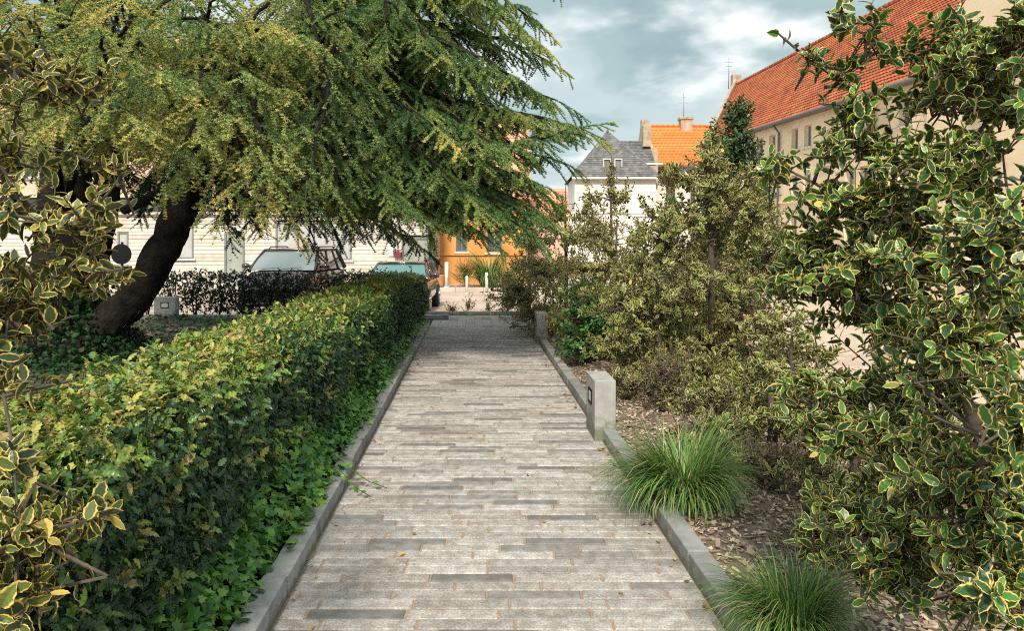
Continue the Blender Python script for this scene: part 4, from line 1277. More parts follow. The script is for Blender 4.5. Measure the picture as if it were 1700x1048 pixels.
# ------------------------------------------------------------------ cars
def car(name, label, loc, paint, glass, wid, secs, wheel_y, wr, roof_z, rails, kind='suv'):
    """front of the car faces -y.  secs: (y, half width, sill z, belt z)"""
    t = thing(name, label, 'car', loc, kind['rz'])
    hw = wid / 2
    b = MB()
    prof = []
    for (yy, k, zs, zb) in secs:
        h = hw * k
        prof.append([V(-h * .94, yy, zs), V(-h, yy, zs + (zb - zs) * .35), V(-h * .985, yy, zs + (zb - zs) * .72), V(-h * .90, yy, zb), V(-h * .45, yy, zb + .035), V(h * .45, yy, zb + .035), V(h * .90, yy, zb), V(h * .985, yy, zs + (zb - zs) * .72), V(h, yy, zs + (zb - zs) * .35), V(h * .94, yy, zs)])
    n = 10
    vs = [q for p in prof for q in p]
    fs = [(i * n + k, i * n + k + 1, (i + 1) * n + k + 1, (i + 1) * n + k) for i in range(len(prof) - 1) for k in range(n - 1)]
    fs += [(i * n + n - 1, i * n, (i + 1) * n, (i + 1) * n + n - 1) for i in range(len(prof) - 1)]
    fs += [tuple(range(n)), tuple(range(len(vs) - 1, len(vs) - n - 1, -1))]
    b.add(vs, fs, 0, .5, True)
    o = b.build('body', paint, t)
    md = o.modifiers.new('round', 'SUBSURF'); md.levels = 2; md.render_levels = 2
    zb = kind['belt']
    y0, y1, y2, y3 = kind['cabin']           # windscreen base, roof front, roof rear, rear glass base
    rb, rt = hw * .90, hw * kind['rt']
    zt = roof_z - .035

    def P(s, yy, base):
        return V(s * (rb if base else rt), yy, zb - .02 if base else zt)
    # windscreen: curved in plan
    b = MB()
    ns = 10
    rows = []
    for f in (0, .5, 1):
        row = []
        for i in range(ns + 1):
            s = -1 + 2 * i / ns
            hwid = rb + (rt - rb) * f
            row.append(V(s * hwid * .965, y0 + (y1 - y0) * f - .10 * (1 - s * s) + (.03 if f == .5 else 0) * -1, (zb + .0) + (zt - zb) * f + (.02 if f == .5 else 0)))
        rows.append(row)
    vs = [q for r_ in rows for q in r_]
    b.add(vs, [(j * (ns + 1) + i, j * (ns + 1) + i + 1, (j + 1) * (ns + 1) + i + 1, (j + 1) * (ns + 1) + i) for j in range(2) for i in range(ns)], 0, .5, True)
    b.build('windscreen', glass, t)
    for s in (-1, 1):
        b = MB()
        b.add([P(s, y0 + .12, 1), P(s, y3 - .1, 1), P(s, y2 - .05, 0), P(s, y1 + .08, 0)], [(0, 1, 2, 3) if s > 0 else (3, 2, 1, 0)])
        b.build('side_window', M['pane'], t)
    b = MB(); b.add([P(-1, y3, 1), P(1, y3, 1), P(1, y2, 0), P(-1, y2, 0)], [(0, 1, 2, 3)]); b.build('rear_window', M['pane'], t)
    # roof
    b = MB()
    rows = []
    nr = 8
    for j in range(nr + 1):
        f = j / nr
        yy = y1 - .06 + (y2 - y1 + .10) * f
        for i in range(9):
            s = -1 + i / 4
            rows.append(V(s * (rt + .01), yy - (.10 * (1 - s * s) if f < .3 else 0), zt + .05 * (1 - s ** 4) + .025 * math.sin(math.pi * f) - .012))
    b.add(rows, [(j * 9 + i, j * 9 + i + 1, (j + 1) * 9 + i + 1, (j + 1) * 9 + i) for j in range(nr) for i in range(8)], 0, .5, True)
    o = b.build('roof', paint, t)
    sd_ = o.modifiers.new('thick', 'SOLIDIFY'); sd_.thickness = .04; sd_.offset = -1
    for s in (-1, 1):
        b = MB()
        b.tube([P(s, y0, 1), P(s, (y0 + y1) / 2, 1).lerp(P(s, (y0 + y1) / 2, 0), .5) + V(s * .012, 0, .01), P(s, y1, 0)], [.045, .04, .04], 8)
        b.tube([P(s, y3, 1), P(s, y2, 0)], [.06, .05], 8)
        for f in (.40, .74):
            ya, yb2 = y0 + (y3 - y0) * f, y1 + (y2 - y1) * f
            b.tube([P(s, ya, 1), P(s, yb2, 0)], [.035, .03], 6)
        b.tube([P(s, y1, 0), P(s, y2, 0)], [.035, .035], 6)
        b.build('pillar', M['black_plastic'] if kind['dark'] else paint, t)
        mr = MB(); c = V(s * (hw + .08), y0 + .28, zb + .10)
        mr.tube([c + V(-s * .14, 0, -.04), c + V(-s * .05, 0, 0), c, c + V(s * .09, .02, 0), c + V(s * .11, .02, 0)], [.02, .05, .075, .07, .04], 10)
        mr.build('wing_mirror', paint, t)
        h = MB(); yy = secs[1][0]
        h.tube([V(s * hw * .62, yy - .10, zb - .22), V(s * hw * .80, yy - .03, zb - .20), V(s * hw * .93, yy + .16, zb - .17)], [.05, .075, .05], 10)
        h.build('headlight', M['headlamp'], t)
        if rails:
            r_ = MB(); r_.tube([V(s * rt * .93, y1 + .15, roof_z), V(s * rt * .95, y1 + .35, roof_z + .05), V(s * rt * .95, y2 - .35, roof_z + .05), V(s * rt * .93, y2 - .1, roof_z)], [.016, .018, .018, .016], 6); r_.build('roof_rail', M['black_plastic'], t)
        for yy in wheel_y:
            wb = MB(); wb.disc((s * (hw - .08), yy, wr), V(1, 0, 0), wr, .21, 28)
            wo = wb.build('wheel', M['rubber'], t, .03)
            rb_ = MB(); rb_.disc((s * (hw + .028), yy, wr), V(1, 0, 0), wr * .66, .012, 24)
            for q in range(7):
                a = q * 6.283 / 7
                rb_.obox(V(s * (hw + .038), yy + math.cos(a) * wr * .33, wr + math.sin(a) * wr * .33), V(0, math.cos(a), math.sin(a)), V(0, -math.sin(a), math.cos(a)), V(1, 0, 0), wr * .6, .045, .012)
            rb_.build('rim', M['rim'], wo)
    for s in (-1, .1):
        wp = MB(); wp.tube([V(s * hw * .5, y0 - .14, zb + .03), V(s * hw * .5 + hw * .5, y0 - .10, zb + .075)], [.008, .005], 5); wp.build('wiper', M['black_plastic'], t)
    gr = MB(); gr.obox(V(0, secs[0][0] - .0, secs[0][2] + .22), V(1, 0, 0), V(0, 1, 0), V(0, 0, 1), hw * 1.0, .05, .14); gr.build('grille', M['black_plastic'], t, .01)
    return t


car('parked_car', 'bronze people carrier with roof rails parked behind the hedge under the cedar', (-5.62, 17.1, ROADZ), M['paint_suv'], M['screen'], 1.80,
    [(.02, .78, .30, .62), (.12, .90, .22, .80), (.5, .98, .20, .95), (1.15, 1.0, .20, 1.06), (2.4, 1.0, .20, 1.06), (3.6, 1.0, .20, 1.06), (4.2, .97, .22, 1.04), (4.32, .90, .3, .95)],
    (.85, 3.5), .32, 1.58, True, dict(belt=1.06, cabin=(1.0, 1.75, 3.75, 4.15), rt=.74, dark=True, rz=0.0))
car('parked_car', 'low dark car with a teal reflection painted into its windscreen, parked at the end of the clipped hedge', (-2.82, 17.2, ROADZ), M['paint_car'], M['screen_reflection'], 1.62,
    [(.02, .78, .28, .52), (.12, .90, .20, .62), (.5, .98, .18, .72), (1.2, 1.0, .18, .80), (2.2, 1.0, .18, .82), (3.2, 1.0, .18, .82), (3.7, .97, .2, .80), (3.85, .90, .26, .72)],
    (.75, 3.0), .31, 1.24, False, dict(belt=.82, cabin=(1.05, 1.75, 2.9, 3.6), rt=.74, dark=False, rz=0.0))

# ------------------------------------------------------------------ posts, planters, barriers
def post(label, px, py0, py1, Y, r):
    t = thing('bollard', label, 'bollard', (at(px, py1, Y).x, Y, 0 if Y > 26.3 else ROADZ), 0, 'white bollards across the road')
    h = (py1 - py0) / F * Y
    b = MB(); b.tube([V(0, 0, 0), V(0, 0, h - .02), V(0, 0, h)], [r, r, r * .8], 16); b.build('shaft', M['white_post'], t)
    b = MB(); b.disc((0, 0, .02), V(0, 0, 1), r * 1.5, .04, 16); b.build('base', M['white_post'], t)
    return t


post('tallest white bollard, beside the clay tub and orange wall', 741.5, 440, 482, 26.8, .075)
post('short white bollard at the road edge before the green grasses', 775, 462, 492, 25.0, .045)
post('white bollard at the road edge, farther from the cars than the other short one', 808, 458, 494, 25.0, .05)

t = thing('clay_planter', 'round clay tub standing beside the tallest white bollard', 'planter', (-2.68, 27.0, 0))
b = MB(); b.tube([V(0, 0, 0), V(0, 0, .10), V(0, 0, .42), V(0, 0, .46), V(0, 0, .46), V(0, 0, .40)], [.20, .24, .30, .32, .27, .26], 20); b.build('tub', M['terracotta'], t)
b = MB(); b.disc((0, 0, .41), V(0, 0, 1), .26, .02, 20); b.build('soil', M['soil'], t)
t = thing('plant_pot', 'black tapered plant pot with a dark upright shrub, by the shop entrance', 'potted plant', (-2.88, 26.7, 0))
b = MB(); b.tube([V(0, 0, .55), V(0, 0, .60), V(0, 0, 1.02), V(0, 0, 1.02), V(0, 0, .96)], [.18, .20, .31, .27, .26], 16); b.tube([V(0, 0, 0), V(0, 0, .56)], [.06, .06], 10); b.build('pot', M['black_plastic'], t)
sc = Scatter(); n = 500
p = rng.normal(size=(n, 3)) * np.array([.12, .12, .28]) + np.array([0, 0, 1.55])
sc.put(T_TINY, p, frames(rand_dirs(n), rand_dirs(n)), rng.uniform(.06, .1, n), rng.random(n)); sc.build('foliage', [M['holly_dark']], t)

sedge('tall_grass', 'tall arching green grass in front of the orange wall', (-.85, 27.2, 0), 800, 1.75, .012, 1.3)
dry_shrub('yellowish shrub by the orange wall, beside the tall grass', -1.75, 27.4, 1.15, .6, 260, M['hedge'])
woody('shrub', 'yellow-green shrub at the end of the orange wall', 'shrub', [([(-.1, 27.4, 0), (-.1, 27.4, .5)], [.02, .01])], [((-.1, 27.4, .45), (.5, .35, .45), 70, .5)], (.07, .11), T_LO, M['grass'], 8, (.2, .3))
woody('flowering_shrub', 'yellow flowering shrub across the square before the beige building', 'shrub', [([(13.5, 32, 0), (13.5, 32, .6)], [.03, .02])], [((13.5, 32, .7), (1.0, .7, .6), 130, .5), ((12.6, 32, .6), (.6, .6, .5), 60, .5)], (.10, .16), T_TINY, M['yellow'], 8, (.2, .4))


def barrier(label, x, y, ln):
    t = thing('barrier_panel', label, 'barrier', (x, y, -.06), 0, 'orange barrier panels at the square edge')
    b = MB(); b.box(-.035, .035, -.035, .035, 0, .60); b.build('post', M['grey_metal'], t, .004)
    b = MB()
    for k in range(4): b.box(-ln, -.037, -.018, .018, .18 + k * .10, .265 + k * .10, 0, random.random())
    b.build('panel', M['orange_panel'], t, .004)
    b = MB(); b.box(-ln - .07, -ln - .002, -.035, .035, 0, .60); b.build('post', M['grey_metal'], t, .004)
    return t


barrier('low orange slatted barrier with grey posts behind the tall holly', 3.85, 11.2, 1.3)
barrier('orange slatted barrier glimpsed through the near holly, at the square edge', 6.1, 10.6, .55)


# ------------------------------------------------------------------ buildings
def wall(b, o, ex, nrm_, Ln, z0, z1, ops, m=0, reveal=.16, tone=.5):
    """wall sheet from o along ex with openings (s0,s1,za,zb); reveals run inwards (-nrm)"""
    ss = sorted({0, Ln, *[v for q in ops for v in q[:2]]}); zs = sorted({z0, z1, *[v for q in ops for v in q[2:4]]})
    ez = V(0, 0, 1)
    pt = lambda s, z, d=0: Vector(o) + ex * s + ez * z - nrm_ * d
    for i in range(len(ss) - 1):
        for j in range(len(zs) - 1):
            cs, cz = (ss[i] + ss[i + 1]) / 2, (zs[j] + zs[j + 1]) / 2
            if any(q[0] < cs < q[1] and q[2] < cz < q[3] for q in ops): continue
            b.quad(pt(ss[i], zs[j]), pt(ss[i + 1], zs[j]), pt(ss[i + 1], zs[j + 1]), pt(ss[i], zs[j + 1]), m, tone)
    for (s0, s1, za, zb) in [q[:4] for q in ops]:
        for (A, B) in (((s0, za), (s0, zb)), ((s0, zb), (s1, zb)), ((s1, zb), (s1, za)), ((s1, za), (s0, za))):
            b.quad(pt(*A), pt(*B), pt(*B, reveal), pt(*A, reveal), m, tone)


def window(parent, o, ex, n_, s0, s1, z0, z1, cols=2, rows=1, frame=None, depth=.14, sill=True, fw=.05, pane=None, name='window'):
    ez = V(0, 0, 1)
    c = Vector(o) + ex * (s0 + s1) / 2 + ez * (z0 + z1) / 2 - n_ * depth
    W, H = s1 - s0, z1 - z0
    b = MB()
    for k in (-1, 1):
        b.obox(c + ex * k * (W / 2 - fw / 2), ex, n_, ez, fw, .05, H)
        b.obox(c + ez * k * (H / 2 - fw / 2), ex, n_, ez, W - 2 * fw, .05, fw)
    for i in range(1, cols): b.obox(c + ex * (-W / 2 + W * i / cols), ex, n_, ez, fw * .9, .044, H - 2 * fw)
    for i in range(1, rows): b.obox(c + ez * (-H / 2 + H * i / rows), ex, n_, ez, W - 2 * fw, .036, fw * .7)
    f = b.build(name, frame or M['frame'], parent)
    b = MB(); b.obox(c - n_ * .02, ex, n_, ez, W - 2 * fw, .012, H - 2 * fw); b.build('pane', pane or M['pane'], f)
    if sill:
        b = MB(); b.obox(Vector(o) + ex * (s0 + s1) / 2 + ez * (z0 - .03) + n_ * .02, ex, n_, ez, W + .16, .16, .06); b.build('sill', M['lead'], f)
    return f


def tiles(b, o, ex, us, L_, H_, tw, th, keep=None, m=0, arch=.02):
    """tiled slope: eaves from o along ex, up along us"""
    n_ = ex.cross(us)
    if n_.z < 0: n_ = -n_
    rows = int(H_ / th); cols = int(L_ / tw)
    rt = [random.random() for _ in range(rows)]
    for j in range(rows):
        off = (j % 2) * tw / 2
        for i in range(-1, cols + 1):
            s0 = i * tw + off; s1 = s0 + tw * .97
            s0, s1 = max(0, s0), min(L_, s1)
            if s1 - s0 < tw * .2: continue
            v0 = j * th
            if keep and not keep((s0 + s1) / 2, v0 + th / 2): continue
            tn = min(1, max(0, .5 + random.gauss(0, .26)))
            if random.random() < .02: tn = 1.0
            lift = random.uniform(0, .008)
            p = lambda s, v, h: Vector(o) + ex * s + us * v + n_ * h
            sm = (s0 + s1) / 2
            hb, ht = .045 + lift, .012
            b.add([p(s0, v0, hb), p(sm, v0, hb + arch), p(s1, v0, hb), p(s1, v0 + th * 1.08, ht), p(sm, v0 + th * 1.08, ht + arch), p(s0, v0 + th * 1.08, ht), p(s0, v0, .0), p(s1, v0, .0)],
                  [(0, 1, 4, 5), (1, 2, 3, 4), (6, 7, 2, 1, 0)], m, tn)
    b.quad(Vector(o), Vector(o) + ex * L_, Vector(o) + ex * L_ + us * H_, Vector(o) + us * H_, m, .2) if not keep else None


# -- long beige building on the right.  Local frame: x away from the square, y along the facade, z up from eye level
RM = Matrix.Rotation(math.atan(.035), 4, 'Z') @ Matrix.Rotation(math.atan(.0375), 4, 'X')
UF, ZE, ZR, HD, ZB = 13.2, 4.49, 9.24, 4.5, -2.9
aY = lambda px: UF * F / (px - 807)


def tilted(name, label, cat, base):
    o = thing(name, label, cat, V(0, 0, EYE) + RM @ Vector(base))
    o.rotation_euler = RM.to_euler()
    return o


EX, NX, EZ = V(0, 1, 0), V(-1, 0, 0), V(0, 0, 1)
A0, A1, A2 = 21.8, 42.9, 52.0                  # near end, far end at the eaves, far end at the ridge
rb_ = tilted('long_building', 'long beige stucco building with a steep orange tiled roof along the square', 'building', (UF, A0, ZB))
LN = A1 - A0
E_ = ZE - ZB; R_ = ZR - ZB
ops = []
for px, ww in [(1346, .70), (1324, .70), (1286, .8), (1420, .8), (1445, .8), (1512, .75), (1265, .8), (1236, .8), (1215, .8)]:
    s = aY(px) - A0
    if not (.5 < s < LN - .5): continue
    for za, zb in ((2.84, 3.75), (.73, 1.75), (-1.0, -.02)): ops.append((s - ww / 2, s + ww / 2, za - ZB, zb - ZB))
s = aY(1381) - A0; ops.append((s - .38, s + .38, 2.0 - ZB, 3.35 - ZB))
ops = [q for i, q in enumerate(ops) if not any(not (q[1] < p[0] - .12 or q[0] > p[1] + .12) and not (q[3] < p[2] or q[2] > p[3]) for p in ops[:i])]
b = MB()
wall(b, V(0, 0, 0), EX, NX, LN, 0, E_, ops, 0, .2)
far_r, far_b = V(HD, A2 - A0, R_), V(HD * 2, A2 - A0 + 4, E_)
b.quad(V(2 * HD, 0, 0), V(2 * HD, far_b.y, 0), far_b, V(2 * HD, 0, E_))
b.add([V(0, 0, 0), V(2 * HD, 0, 0), V(2 * HD, 0, E_), V(HD, 0, R_), V(0, 0, E_)], [(0, 1, 2, 3, 4)])
b.add([V(0, LN, 0), V(HD, far_r.y, 0), V(HD, far_r.y, R_), V(0, LN, E_)], [(0, 1, 2, 3)])
b.add([V(HD, far_r.y, 0), V(2 * HD, far_b.y, 0), far_b, far_r], [(0, 1, 2, 3)])
b.quad(V(.8, .1, 0), V(.8, LN - .1, 0), V(.8, LN - .1, E_), V(.8, .1, E_), 1)
b.build('wall', [M['stucco'], M['dark_metal']], rb_)
for q in ops: window(rb_, V(0, 0, 0), EX, NX, *q[:4], cols=2, rows=1, depth=.16)
b = MB()
us = unit(V(HD, 0, ZR - ZE)); hs = math.hypot(HD, ZR - ZE)
ov = .30
tiles(b, V(-ov, 0, E_ - ov * (ZR - ZE) / HD), EX, us, A2 - A0, hs * (1 + ov / HD), .21, .22, keep=lambda s_, v_: s_ < LN + (A2 - A1) * max(0, v_ / hs - .06))
e0 = V(-ov, 0, E_ - ov * (ZR - ZE) / HD)
b.add([e0, e0 + EX * LN, far_r, V(HD, 0, R_)], [(0, 1, 2, 3)], 0, .2)
b.add([V(2 * HD, 0, E_), far_b, far_r, V(HD, 0, R_)], [(3, 2, 1, 0)], 0, .4)
rf = b.build('roof', M['tile'], rb_)
b = MB()
for i in range(int((A2 - A0) / .4)):
    b.tube([V(HD, i * .4, R_ + .04), V(HD, i * .4 + .39, R_ + .05)], [.12, .13], 8, 0, random.random())
b.build('ridge_cap', M['tile'], rf)
b = MB()
g0 = V(-ov - .08, 0, E_ - .36)
b.tube([g0, g0 + EX * LN], [.075, .075], 8)
b.obox(V(-.16, LN / 2, E_ - .34), EX, NX, EZ, LN, .30, .12)
b.build('gutter', M['zinc'], rb_)
for px in (1300, 1462):
    s = aY(px) - A0
    b = MB(); b.tube([g0 + EX * s, V(-.30, s, E_ - .5), V(-.09, s, E_ - .75), V(-.09, s, 0)], [.05] * 4, 8); b.build('downpipe', M['zinc'], rb_)
b = MB(); b.obox(V(-.03, LN / 2, .60 - ZB), EX, NX, EZ, LN, .10, .10); b.build('string_course', M['stucco'], rb_)
b = MB()        # stone coping of the far gable
p0, p1 = V(-.3, LN + .05, E_ - .35), far_r + V(0, .05, .1)
ax = unit(p1 - p0)
sd2 = unit(ax.cross(V(0, 1, .2)))
b.prism([p0 - EZ * .3, p0 + EZ * .25, p1 + EZ * .30, p1 - EZ * .3], V(-.1, .35, 0), 1)
b.obox(p1 + V(0, .2, .25), EX, NX, EZ, .5, .6, .8)
b.build('gable_coping', M['stone'], rb_)
b = MB(); c = p1 + V(-.45, .4, -.3)
b.tube([c, c + EZ * 2.2], [.03, .02], 6); b.tube([c + V(-.3, 0, 1.9), c + V(.3, 0, 1.9)], [.015, .015], 5); b.tube([c + V(-.2, 0, 1.6), c + V(.2, 0, 1.6)], [.015, .015], 5)
b.build('aerial', M['grey_metal'], rb_)

# near gabled block
nb = tilted('gabled_building', 'tall beige gabled house front joining the long building behind the near holly', 'building', (UF - .06, 12.6, ZB))
L2 = 21.75 - 12.6
b = MB()
ops2 = [(s0, s0 + .9, za - ZB, zb - ZB) for s0 in (1.6, 3.6, 6.2) for za, zb in ((2.84, 3.9), (.73, 1.85), (-1.2, -.02))]
wall(b, V(0, 0, 0), EX, NX, L2, 0, E_, ops2, 0, .2)
b.add([V(0, 0, E_), V(0, L2, E_), V(0, L2 / 2, E_ + 3.9)], [(0, 1, 2)])
for s in (0, L2): b.quad(V(0, s, 0), V(9, s, 0), V(9, s, E_), V(0, s, E_))
b.add([V(9, 0, 0), V(9, L2, 0), V(9, L2, E_), V(9, L2 / 2, E_ + 3.9), V(9, 0, E_)], [(0, 1, 2, 3, 4)])
b.quad(V(.8, .1, 0), V(.8, L2 - .1, 0), V(.8, L2 - .1, E_), V(.8, .1, E_), 1)
b.build('wall', [M['stucco'], M['dark_metal']], nb)
for q in ops2: window(nb, V(0, 0, 0), EX, NX, *q, depth=.16)
b = MB()
for s, sg in ((0, 1), (L2, -1)):
    a0 = V(.0, s, E_ + .02); a1 = V(0, L2 / 2, E_ + 3.92)
    tiles(b, a0, V(1, 0, 0), unit(a1 - a0), 9, (a1 - a0).length, .26, .31)
b.build('roof', M['tile'], nb)

# wall lantern on the long building
t = tilted('wall_lantern', 'black glazed lantern on a bracket on the beige facade', 'lantern', (UF - .02, aY(1350), 1.15))
b = MB(); b.tube([V(0, 0, .0), NX * .35 + V(0, 0, .25), NX * .6 + V(0, 0, .12)], [.022, .022, .018], 6); b.build('bracket', M['dark_metal'], t)
c = NX * .6
b = MB(); b.tube([c + V(0, 0, .14), c + V(0, 0, .04), c + V(0, 0, -.06)], [.03, .08, .24], 6); b.tube([c + V(0, 0, -.50), c + V(0, 0, -.46)], [.10, .11], 6)
for k in range(6):
    a = k * 1.0472
    b.tube([c + V(math.cos(a) * .20, math.sin(a) * .20, -.06), c + V(math.cos(a) * .11, math.sin(a) * .11, -.48)], [.011, .011], 4)
b.build('lantern_frame', M['dark_metal'], t)
b = MB(); b.tube([c + V(0, 0, -.07), c + V(0, 0, -.46)], [.185, .10], 6); b.build('glass', M['lamp_glass'], t)

# -- orange roofed house behind
oh = thing('orange_roof_house', 'house with a bright orange tiled roof and stone gable, beside the slate-roofed house', 'house', (10.4, 54, 0))
b = MB()
W_ = 6.6
wall(b, V(0, 0, 0), V(1, 0, 0), V(0, -1, 0), W_, -.1, 7.4, [(2.6, 3.5, 4.6, 6.2), (5.0, 5.9, 4.6, 6.2), (.8, 1.6, 4.6, 6.2), (2.6, 3.5, 1.2, 2.8)])
b.box(.3, W_, .4, 6, -.1, 7.3, 0)
b.build('wall', M['white_wall'], oh)
for q in [(2.6, 3.5, 4.6, 6.2), (5.0, 5.9, 4.6, 6.2), (.8, 1.6, 4.6, 6.2), (2.6, 3.5, 1.2, 2.8)]: window(oh, V(0, 0, 0), V(1, 0, 0), V(0, -1, 0), *q)
b = MB()
us = unit(V(0, 3.6, 3.4))
tiles(b, V(.1, -.2, 7.25), V(1, 0, 0), us, W_ - .1, math.hypot(3.7, 3.5), .3, .34)
b.quad(V(0, 7.2, 7.3), V(W_, 7.2, 7.3), V(W_, 3.45, 10.7), V(0, 3.45, 10.7), 0, .4)
rf = b.build('roof', M['tile_orange'], oh)
b = MB()
for i in range(16): b.tube([V(.1 + i * .41, 3.42, 10.72), V(.1 + i * .41 + .4, 3.42, 10.73)], [.11, .12], 7, 0, random.random())
b.build('ridge_cap', M['tile_orange'], rf)
b = MB()
b.prism([V(-.35, -.35, 6.4), V(-.35, -.35, 8.2), V(-.35, .3, 8.2), V(-.35, 3.2, 10.75), V(-.35, 3.2, 11.2), V(-.35, 3.9, 11.2), V(-.35, 3.9, 10.7), V(-.35, 7, 7.6), V(-.35, 7, 6.4)], V(1, 0, 0), .42)
b.prism([V(-.75, -.5, 6.0), V(-.75, -.5, 8.5), V(-.75, .2, 8.5), V(-.75, .2, 6.0)], V(1, 0, 0), .9)
b.build('stone_gable', M['stone'], oh)
b = MB(); b.box(2.6, 3.5, 2.9, 3.7, 9.6, 11.15); b.box(2.52, 3.58, 2.82, 3.78, 11.15, 11.35); cs = b.build('chimney', M['stone'], rf, .02)
b = MB(); b.box(2.56, 3.54, 2.85, 3.6, 9.4, 9.75); b.build('flashing', M['lead'], cs)
b = MB(); b.tube([V(2.9, 3.3, 11.3), V(2.9, 3.3, 13.2)], [.03, .02], 6); b.tube([V(2.55, 3.3, 12.5), V(3.25, 3.3, 12.5)], [.016, .016], 5); b.tube([V(2.75, 3.3, 12.9), V(3.05, 3.3, 12.9)], [.016, .016], 5); b.build('aerial', M['grey_metal'], oh)
b = MB(); b.obox(V(W_ / 2, -.28, 7.2), V(1, 0, 0), V(0, 1, 0), V(0, 0, 1), W_, .14, .12); b.build('gutter', M['zinc'], oh)

# -- slate roofed white house
sh = thing('slate_roof_house', 'white plastered house with a grey slate pyramid roof', 'house', (4.0, 46, 0))
b = MB(); b.box(-.1, 4.95, 0, 6, -.1, 5.75); b.box(2.95, 5.45, 4.5, 7.9, -.1, 6.5)
b.build('wall', M['white_wall'], sh)
b = MB()
A, B_, C_, D2, T2 = V(-.35, -.3, 5.72), V(5.2, -.3, 5.72), V(5.2, 6, 5.72), V(-.35, 6, 5.72), V(2.28, 2.6, 8.95)
us = unit(V(0, 2.9, 3.23)); hs = math.hypot(2.9, 3.23)
tiles(b, A, V(1, 0, 0), us, 5.55, hs, .22, .2, keep=lambda s, v: (v / hs) * 2.63 < s < 5.55 - (v / hs) * 2.92, arch=0)
b.add([A, B_, C_, D2, T2], [(0, 1, 4), (1, 2, 4), (2, 3, 4), (3, 0, 4)], 0, .35)
us = unit(V(0, 2.6, 2.0))
tiles(b, V(2.9, 2.9, 6.75), V(1, 0, 0), us, 2.6, math.hypot(2.6, 2.0), .22, .2, arch=0)
b.quad(V(2.9, 8, 6.6), V(5.5, 8, 6.6), V(5.5, 5.5, 8.72), V(2.9, 5.5, 8.72), 0, .4)
rf = b.build('roof', M['slate'], sh)
b = MB(); b.tube([T2 + V(0, 0, -.05), T2 + V(0, 0, .22)], [.10, .03], 8); b.tube([A, T2], [.05, .05], 6); b.tube([B_, T2], [.05, .05], 6); b.build('hip_cap', M['slate'], rf)
for xx in (1.95, 2.65):
    f = (6.5 - 5.72) / 3.23
    yv = -.3 + 2.9 * f
    b = MB(); c = V(xx, yv - .04, 6.62)
    for s in (-1, 1): b.obox(c + V(s * .22, 0, 0), V(1, 0, 0), V(0, 1, 0), V(0, 0, 1), .05, .3, .5)
    b.obox(c + V(0, 0, .25), V(1, 0, 0), V(0, 1, 0), V(0, 0, 1), .5, .34, .06)
    wn = b.build('dormer_window', M['lead'], rf)
    b = MB(); b.obox(c + V(0, .02, 0), V(1, 0, 0), V(0, 1, 0), V(0, 0, 1), .38, .2, .44); b.build('pane', M['slate'], wn)
b = MB(); b.box(4.95, 5.5, 4.4, 5.0, 8.2, 9.7); b.box(5.05, 5.4, 4.5, 4.9, 9.7, 10.0); b.build('chimney', M['stone'], rf, .02)
b = MB(); b.box(-.3, 5.15, -.36, -.24, 5.58, 5.70); b.build('gutter', M['lead'], sh)
b = MB(); b.box(3.9, 5.9, 2.6, 2.85, 6.78, 6.9); b.build('flashing', M['lead'], rf)

gw = thing('garden_wall', 'long low white garden wall with coping before the slate-roofed house', 'wall', (2.4, 41, 0))
b = MB(); b.prism([V(0, 0, -.1), V(5.6, 0, -.1), V(6.1, 0, 1.5), V(5.95, 0, 2.6), V(5.55, 0, 3.25), V(0, 0, 3.25)], V(0, 1, 0), .35); b.build('wall', M['white_wall'], gw)
b = MB(); b.box(-.05, 5.6, -.05, .40, 3.253, 3.36); b.build('coping', M['lead'], gw)


def far_bush(name, label, c, r, n, m, leaf):
    t = thing(name, label, 'bush', (c[0], c[1], 0))
    b = MB(); b.tube([V(0, 0, 0), V(0, 0, c[2])], [.08, .03], 6)
    for k in range(8):
        b.tube([V(0, 0, c[2] - r[2] * .6), V(random.uniform(-1, 1) * r[0] * .7, random.uniform(-1, 1) * r[1] * .7, c[2] + random.uniform(-.4, .8) * r[2])], [.03, .01], 4)
    b.build('trunk', M['bark2'], t)
    d_ = rand_dirs(n); rr = rng.random(n) ** .4
    clump = rand_dirs(26) * rng.random((26, 1)) ** .4
    p = clump[rng.integers(0, 26, n)] * np.array(r) * .8 + d_ * rr[:, None] * np.array(r) * .33 + np.array([0, 0, c[2]])
    sc = Scatter(); sc.put(T_TINY, p, frames(rand_dirs(n), rand_dirs(n) + np.array([[0, -.3, .8]])), rng.uniform(*leaf, n), rng.random(n)); sc.build('crown', [m], t)
    return t


far_bush('bronze_bush', 'bronze-brown bush growing above the wall below the bright orange roof', (8.6, 40.0, 5.1), (.75, .5, 1.05), 2600, M['copper'], (.09, .16))
far_bush('ivy_bush', 'bright green ivy hanging at the end of the low white garden wall', (8.35, 38.5, 3.3), (.55, .5, .8), 1800, M['rose'], (.09, .15))

